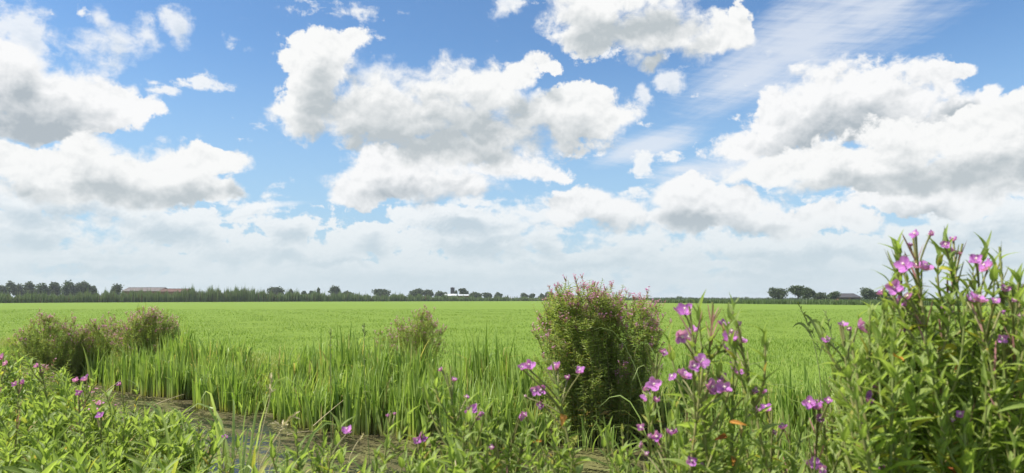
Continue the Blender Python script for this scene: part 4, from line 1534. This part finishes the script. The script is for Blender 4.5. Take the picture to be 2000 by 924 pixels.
    Ls = 'leafy willowherb shoot without flowers in the thicket at the lower left'
    Gs = 'leafy willowherb shoots in the lower left thicket'
    ex = [-60, 0, 60, 120, 180, 240, 290, 330, 400, 470, 540, 600]
    ey = [690, 695, 706, 722, 750, 768, 795, 812, 822, 850, 880, 915]
    n = 0
    while n < 74:
        px = r.uniform(-70, 500) if n % 6 else r.uniform(-70, 180)
        e = np.interp(px, ex, ey)
        py = e + (930 - e) * r.uniform(0, 1) ** 1.3
        if 400 < px < 560 and py < 905:
            continue
        D = float(np.interp(py, [690, 760, 930], [3.0, 2.3, 1.35]) * r.uniform(.92, 1.12))
        shoot(px, py, D, Ls, Gs, branches=int(r.integers(1, 4)), vl=.36, lmax=r.uniform(.068, .100))
        n += 1
    Lb = 'leafy willowherb shoot without flowers along the bottom in front of the water'
    Gb = 'leafy willowherb shoots along the bottom middle'
    for px, py in [(578, 828), (612, 905), (640, 880), (735, 885), (752, 908), (800, 900), (840, 800), (850, 850), (880, 870), (905, 840), (930, 880), (955, 830), (975, 800), (990, 850), (1005, 885),
                   (1030, 830), (1050, 870), (1085, 800), (1105, 850), (1118, 890), (1070, 905), (860, 905), (905, 912), (1215, 838), (1232, 880), (1205, 905), (820, 905), (560, 890)]:
        shoot(px, py, float(r.uniform(1.2, 1.55)), Lb, Gb, branches=int(r.integers(2, 4)), vl=.30, lmax=r.uniform(.050, .066))
    Lm = 'leafy willowherb shoot without flowers between the big bush and the right thicket'
    Gm = 'leafy willowherb shoots right of the big bush'
    n = 0
    while n < 36:
        px = r.uniform(1250, 1660)
        e = np.interp(px, [1250, 1320, 1400, 1480, 1560, 1660], [860, 800, 745, 790, 790, 700])
        py = e + (925 - e) * r.uniform(0, 1)
        shoot(px, py, float(r.uniform(1.15, 1.75)), Lm, Gm, branches=int(r.integers(2, 4)), vl=.36, lmax=r.uniform(.042, .062), pods=int(r.uniform() < .3) * 6)
        n += 1
    Lr = 'leafy willowherb shoot without flowers in the tall thicket on the right'
    Gr = 'leafy willowherb shoots in the tall right thicket'
    n = 0
    while n < 80:
        px = r.uniform(1640, 2070)
        e = np.interp(px, [1625, 1690, 1740, 1800, 1880, 1960, 2070], [700, 630, 545, 515, 525, 560, 550])
        py = e + (925 - e) * r.uniform(0, 1) ** 1.5
        sp = []
        if r.uniform() < .3:
            sp = [(px + r.uniform(-20, 20), py + r.uniform(60, 160), r.uniform(.03, .05), 'ryro'[int(r.integers(0, 4))])]
        shoot(px, py, float(r.uniform(1.0, 1.7)), Lr, Gr, branches=int(r.integers(2, 5)), vl=.34, lmax=r.uniform(.040, .062), special=sp)
        n += 1

    # farther shoots of the near bank, on the left where it runs away along the water
    Lf = 'leafy willowherb stem on the near bank running away at the left'
    n = 0
    while n < 110:
        q, s = r.uniform(1.0, 10.5), r.uniform(1.2, 4.0)
        x, y = xy(q, s)
        px = 1000 + 1428 * x / y
        if y < 3.0 or px < -160 or px > 330 or s > s_near(q) + .1:
            continue
        top = np.interp(px, ex, ey) + r.uniform(-6, 40)
        zt = 1.4 - (top - 583) * y / 1428
        h0 = float(height(x, y))
        L = zt - h0
        if L < .3:
            continue
        L = min(L, 1.15)
        n += 1
        sm_, lm_, bm_ = STEMS[int(r.integers(0, len(STEMS)))]
        o = empty('willowherb', (x, y, h0 - .02), Lf, 'willowherb', 'leafy willowherbs along the near bank at the left')
        mt = Matrix.Rotation(r.uniform(0, 6.28), 4, 'Z') @ Matrix.Diagonal((L / 1.75, L / 1.75, L / 2, 1))
        st = put('stem', sm_, o, mt)
        tag(put('leaves', lm_, st), kind='stuff')
        if r.uniform() < .15:
            tag(put('blossoms', bm_, st), kind='stuff')

    # undergrowth under the stems
    K = 26000
    x, y = r.uniform(-9, 4, K), r.uniform(.4, 9.5, K)
    q, s = qs(x, y)
    ok = (s < s_near(q) + .15) & (np.abs(x) < y * .85 + .6)
    x, y = x[ok], y[ok]
    k = len(x)
    z = height(x, y) + r.uniform(.02, .62, k) ** 1.3
    d = r.normal(size=(k, 3)) * (1, 1, .4) + (0, 0, .3)
    acc = Acc()
    acc.add(*scatter(SMALL_LEAF, np.stack([x, y, z], -1), frames(d, (0, 0, 1)), r.uniform(.06, .12, k)))
    tag(put('undergrowth', acc.data('undergrowth', M_LEAF_J)), 'low leafy undergrowth beneath the willowherbs of the near bank', 'undergrowth', kind='stuff')

    # pale broad grass blades at the water's near edge
    def blade_tuft(px, py, D, n, L, label, mat, width=.016, seed=0, spread=.6):
        rr = np.random.default_rng(seed)
        top = at(px, py, D)
        x, y = top.x, top.y
        zb = float(height(x, y)) + .0
        o = empty('grass_tuft', (x, y, zb), label, 'grass')
        for b in range(n):
            a = rr.uniform(0, 6.283)
            dr = np.array([math.cos(a), math.sin(a) * .7, 0])
            h = (top.z - zb) * rr.uniform(.8, 1.08)
            p2 = dr * spread * rr.uniform(.05, .3) + np.array([0, 0, h * 1.12])
            p3 = dr * spread * rr.uniform(.5, 1.0) + np.array([0, 0, h * rr.uniform(.84, 1.0)])
            P = bez(dr * .02, p2, p3, 11)
            tn = norm(np.gradient(P, axis=0))
            sd = norm(np.cross(tn, np.array([-dr[1], dr[0], 0.3]) * .4 + rr.normal(0, .5, 3)))
            w = width * rr.uniform(.7, 1.2) * (1 - np.linspace(0, 1, 11) ** 2.2)[:, None] + .0004
            nn = np.cross(sd, tn)
            V = np.stack([P - sd * w / 2, P + nn * w * .15, P + sd * w / 2], 1).reshape(-1, 3)
            Fc = [(i * 3 + j, i * 3 + j + 1, i * 3 + j + 4, i * 3 + j + 3) for i in range(10) for j in range(2)]
            put('blade', mesh_data('blade', V, np.array(Fc), mat), o)
        return o
    pale = leaf_mat('pale_blade', (0.24, 0.33, 0.09), (0.40, 0.46, 0.19), .40, .45, .4, 1.4, False, None, 0, 'object')
    blade_tuft(462, 790, 2.0, 26, 1.0, 'tuft of pale broad grass blades arching over the water at the lower left', pale, .012, 3, .34)
    blade_tuft(512, 815, 1.9, 16, 1.0, 'smaller pale grass tuft right of the broad-bladed one', pale, .011, 4, .26)
    blade_tuft(410, 840, 1.8, 12, 1.0, 'short pale grass tuft left of the broad-bladed one among the leaves', pale, .011, 5, .26)
    blade_tuft(1640, 720, 2.4, 16, 1.0, 'thin green grass tuft leaning beside the right thicket', pale, .007, 6, .5)
    blade_tuft(1330, 690, 2.6, 16, 1.0, 'slender green grass tuft close to the right of the big bush', pale, .008, 7, .45)

    # dry and flowering grass stalks
    def stalk(pts, D, label, mat, head=None, rad=.0013, cat='grass stalk', leaves=()):
        P = np.array([at(px, py, D + dz) for px, py, dz in pts])
        base = P[0].copy()
        g = float(height(base[0], base[1]))
        if g < base[2] and cat == 'grass stalk':
            foot = base.copy()
            foot[2] = max(g, Z_WATER)
            P = np.concatenate([[foot], P])
        t = np.linspace(0, 1, len(P))
        tt = np.linspace(0, 1, 20)
        Q = np.stack([np.interp(tt, t, P[:, i]) for i in range(3)], -1)
        Q[1:-1] = (Q[:-2] + Q[1:-1] * 2 + Q[2:]) / 4
        org = Q[0].copy()
        o = empty('grass_stalk' if cat == 'grass stalk' else 'dead_stalk', Vector(org), label, cat)
        acc = Acc()
        acc.add(*tube(Q - org, np.linspace(rad, rad * .6, 20), 5))
        put('stem', acc.data('stem', mat), o)
        if head:
            acc = Acc()
            rr = np.random.default_rng(int(pts[0][0]))
            tn = norm(Q[-1] - Q[-3])
            n, L = head
            k = np.arange(n) / n
            pos = Q[-1] - org - tn * L * (1 - k)[:, None] * .9
            dv = norm(tn + rr.normal(0, .55, (n, 3)))
            acc.add(*scatter((POD[0] * (4, 1, 4), POD[1], POD[2]), pos, frames(dv, rr.normal(size=(n, 3))), rr.uniform(.008, .017, n)))
            put('seed_head', acc.data('seed_head', mat), o)
        for i, (px, py, dz) in enumerate(leaves):
            w = np.array(at(px, py, D + dz))
            q = Q[int(12 + i * 2) % 20]
            B = bez(q, (q + w) / 2 + (0, 0, .05), w, 8) - org
            tn = norm(np.gradient(B, axis=0))
            sd = norm(np.cross(tn, (0.1, 1, 0.2)))
            ww = (.007 * np.sin(np.linspace(.35, 3.1, 8)) + .0006)[:, None]
            V = np.stack([B - sd * ww / 2, B + sd * ww / 2], 1).reshape(-1, 3)
            Fc = [(2 * j, 2 * j + 1, 2 * j + 3, 2 * j + 2) for j in range(7)]
            put('blade', mesh_data('blade', V, np.array(Fc), mat), o)
        return o
    stalk([(503, 900, 0), (512, 840, 0), (527, 780, 0), (531, 735, 0)], 1.6, 'straw-coloured grass stalk with a seed head standing over the water', M_DRY, (14, .05))
    stalk([(500, 925, 0), (530, 870, 0), (560, 825, 0), (575, 808, 0)], 1.5, 'dry grass stalk leaning right with a bent seed head', M_DRY, (16, .05))
    stalk([(520, 930, 0), (545, 880, 0), (548, 832, 0), (538, 826, 0)], 1.5, 'short dry grass stalk with a ragged nodding head', M_DRY, (16, .045))
    stalk([(680, 900, 0), (695, 868, 0), (711, 848, 0)], 1.5, 'short straw tip with a pale bud among the bottom leaves', M_DRY, (6, .02))
    stalk([(880, 860, 0), (888, 890, -.02), (893, 930, -.04)][::-1], 1.3, 'pale straw crossing the leaves at the bottom middle', M_DRY, None, .0016)
    gm = leaf_mat('green_stalk', (0.16, 0.22, 0.07), (0.26, 0.30, 0.12), .2, .5, .3, 1.2)
    stalk([(1606, 790, 0), (1600, 720, 0), (1590, 670, 0), (1572, 620, 0), (1558, 590, 0)], 2.0, 'green grass stalk with a drooping spike standing over the meadow at the right', gm, (34, .16), .0016, leaves=[(1548, 640, 0), (1615, 655, .02), (1612, 690, 0)])
    stalk([(1640, 800, 0), (1632, 730, 0), (1625, 660, 0), (1612, 608, 0)], 2.1, 'second slender grass stalk right of the drooping spike', gm, (26, .12), .0014, leaves=[(1660, 690, 0), (1600, 700, 0)])
    stalk([(722, 905, 0), (716, 820, 0), (712, 740, 0), (711, 632, 0)], 2.6, 'thin weed stalk with a small bluish head rising above the reeds', gm, (20, .05), .0018)
    stalk([(648, 905, 0), (646, 800, 0), (645, 700, 0), (646, 645, 0)], 2.8, 'thin dark weed stalk left of the bluish one above the reeds', gm, (26, .07), .0018)
    # dead stems lying across the water
    for (a, b, D1, D2, lab) in [((612, 832), (686, 770), 9.6, 10.2, 'dead reed stem leaning out of the reeds over the water'),
                                ((196, 776), (236, 742), 11.0, 11.4, 'pale dead stem slanting over the water by the left thicket'),
                                ((300, 792), (360, 770), 12.0, 12.2, 'broken straw lying low at the foot of the left reeds'),
                                ((560, 850), (610, 842), 9.6, 9.8, 'straw floating on the brown water near the dry grass')]:
        p0, p1 = np.array(at(*a, D1)), np.array(at(*b, D2))
        p0[2] = max(p0[2], Z_WATER + .01)
        p1[2] = max(p1[2], Z_WATER + .01)
        m_ = (p0 + p1) / 2 + (0, 0, .02)
        acc = Acc()
        acc.add(*tube(bez(p0, m_, p1, 8) - p0, np.linspace(.008, .003, 8), 5))
        tag(put('dead_stalk', acc.data('dead_stalk', M_DRY), None, None, Vector(p0)), lab, 'dead stalk')


near_bank()


# ------------------------------------------------------------------ the air over the plain
def make_haze():
    m = bpy.data.materials.new('haze')
    m.use_nodes = True
    m.node_tree.nodes.clear()
    n = NT(m.node_tree)
    out = n.new('ShaderNodeOutputMaterial')
    v = n.new('ShaderNodeVolumePrincipled')
    v.inputs['Color'].default_value = (0.86, 0.92, 1.0, 1)
    v.inputs['Density'].default_value = 0.00018
    v.inputs['Anisotropy'].default_value = 0.2
    m.node_tree.links.new(v.outputs[0], out.inputs[1])
    acc = Acc()
    box(acc, (-3900, -3900, -2.0), (3900, 3900, 17.0))
    me = acc.data('haze', m, False)
    tag(put('haze', me), 'thin bluish air over the plain', 'haze', kind='stuff')


make_haze()
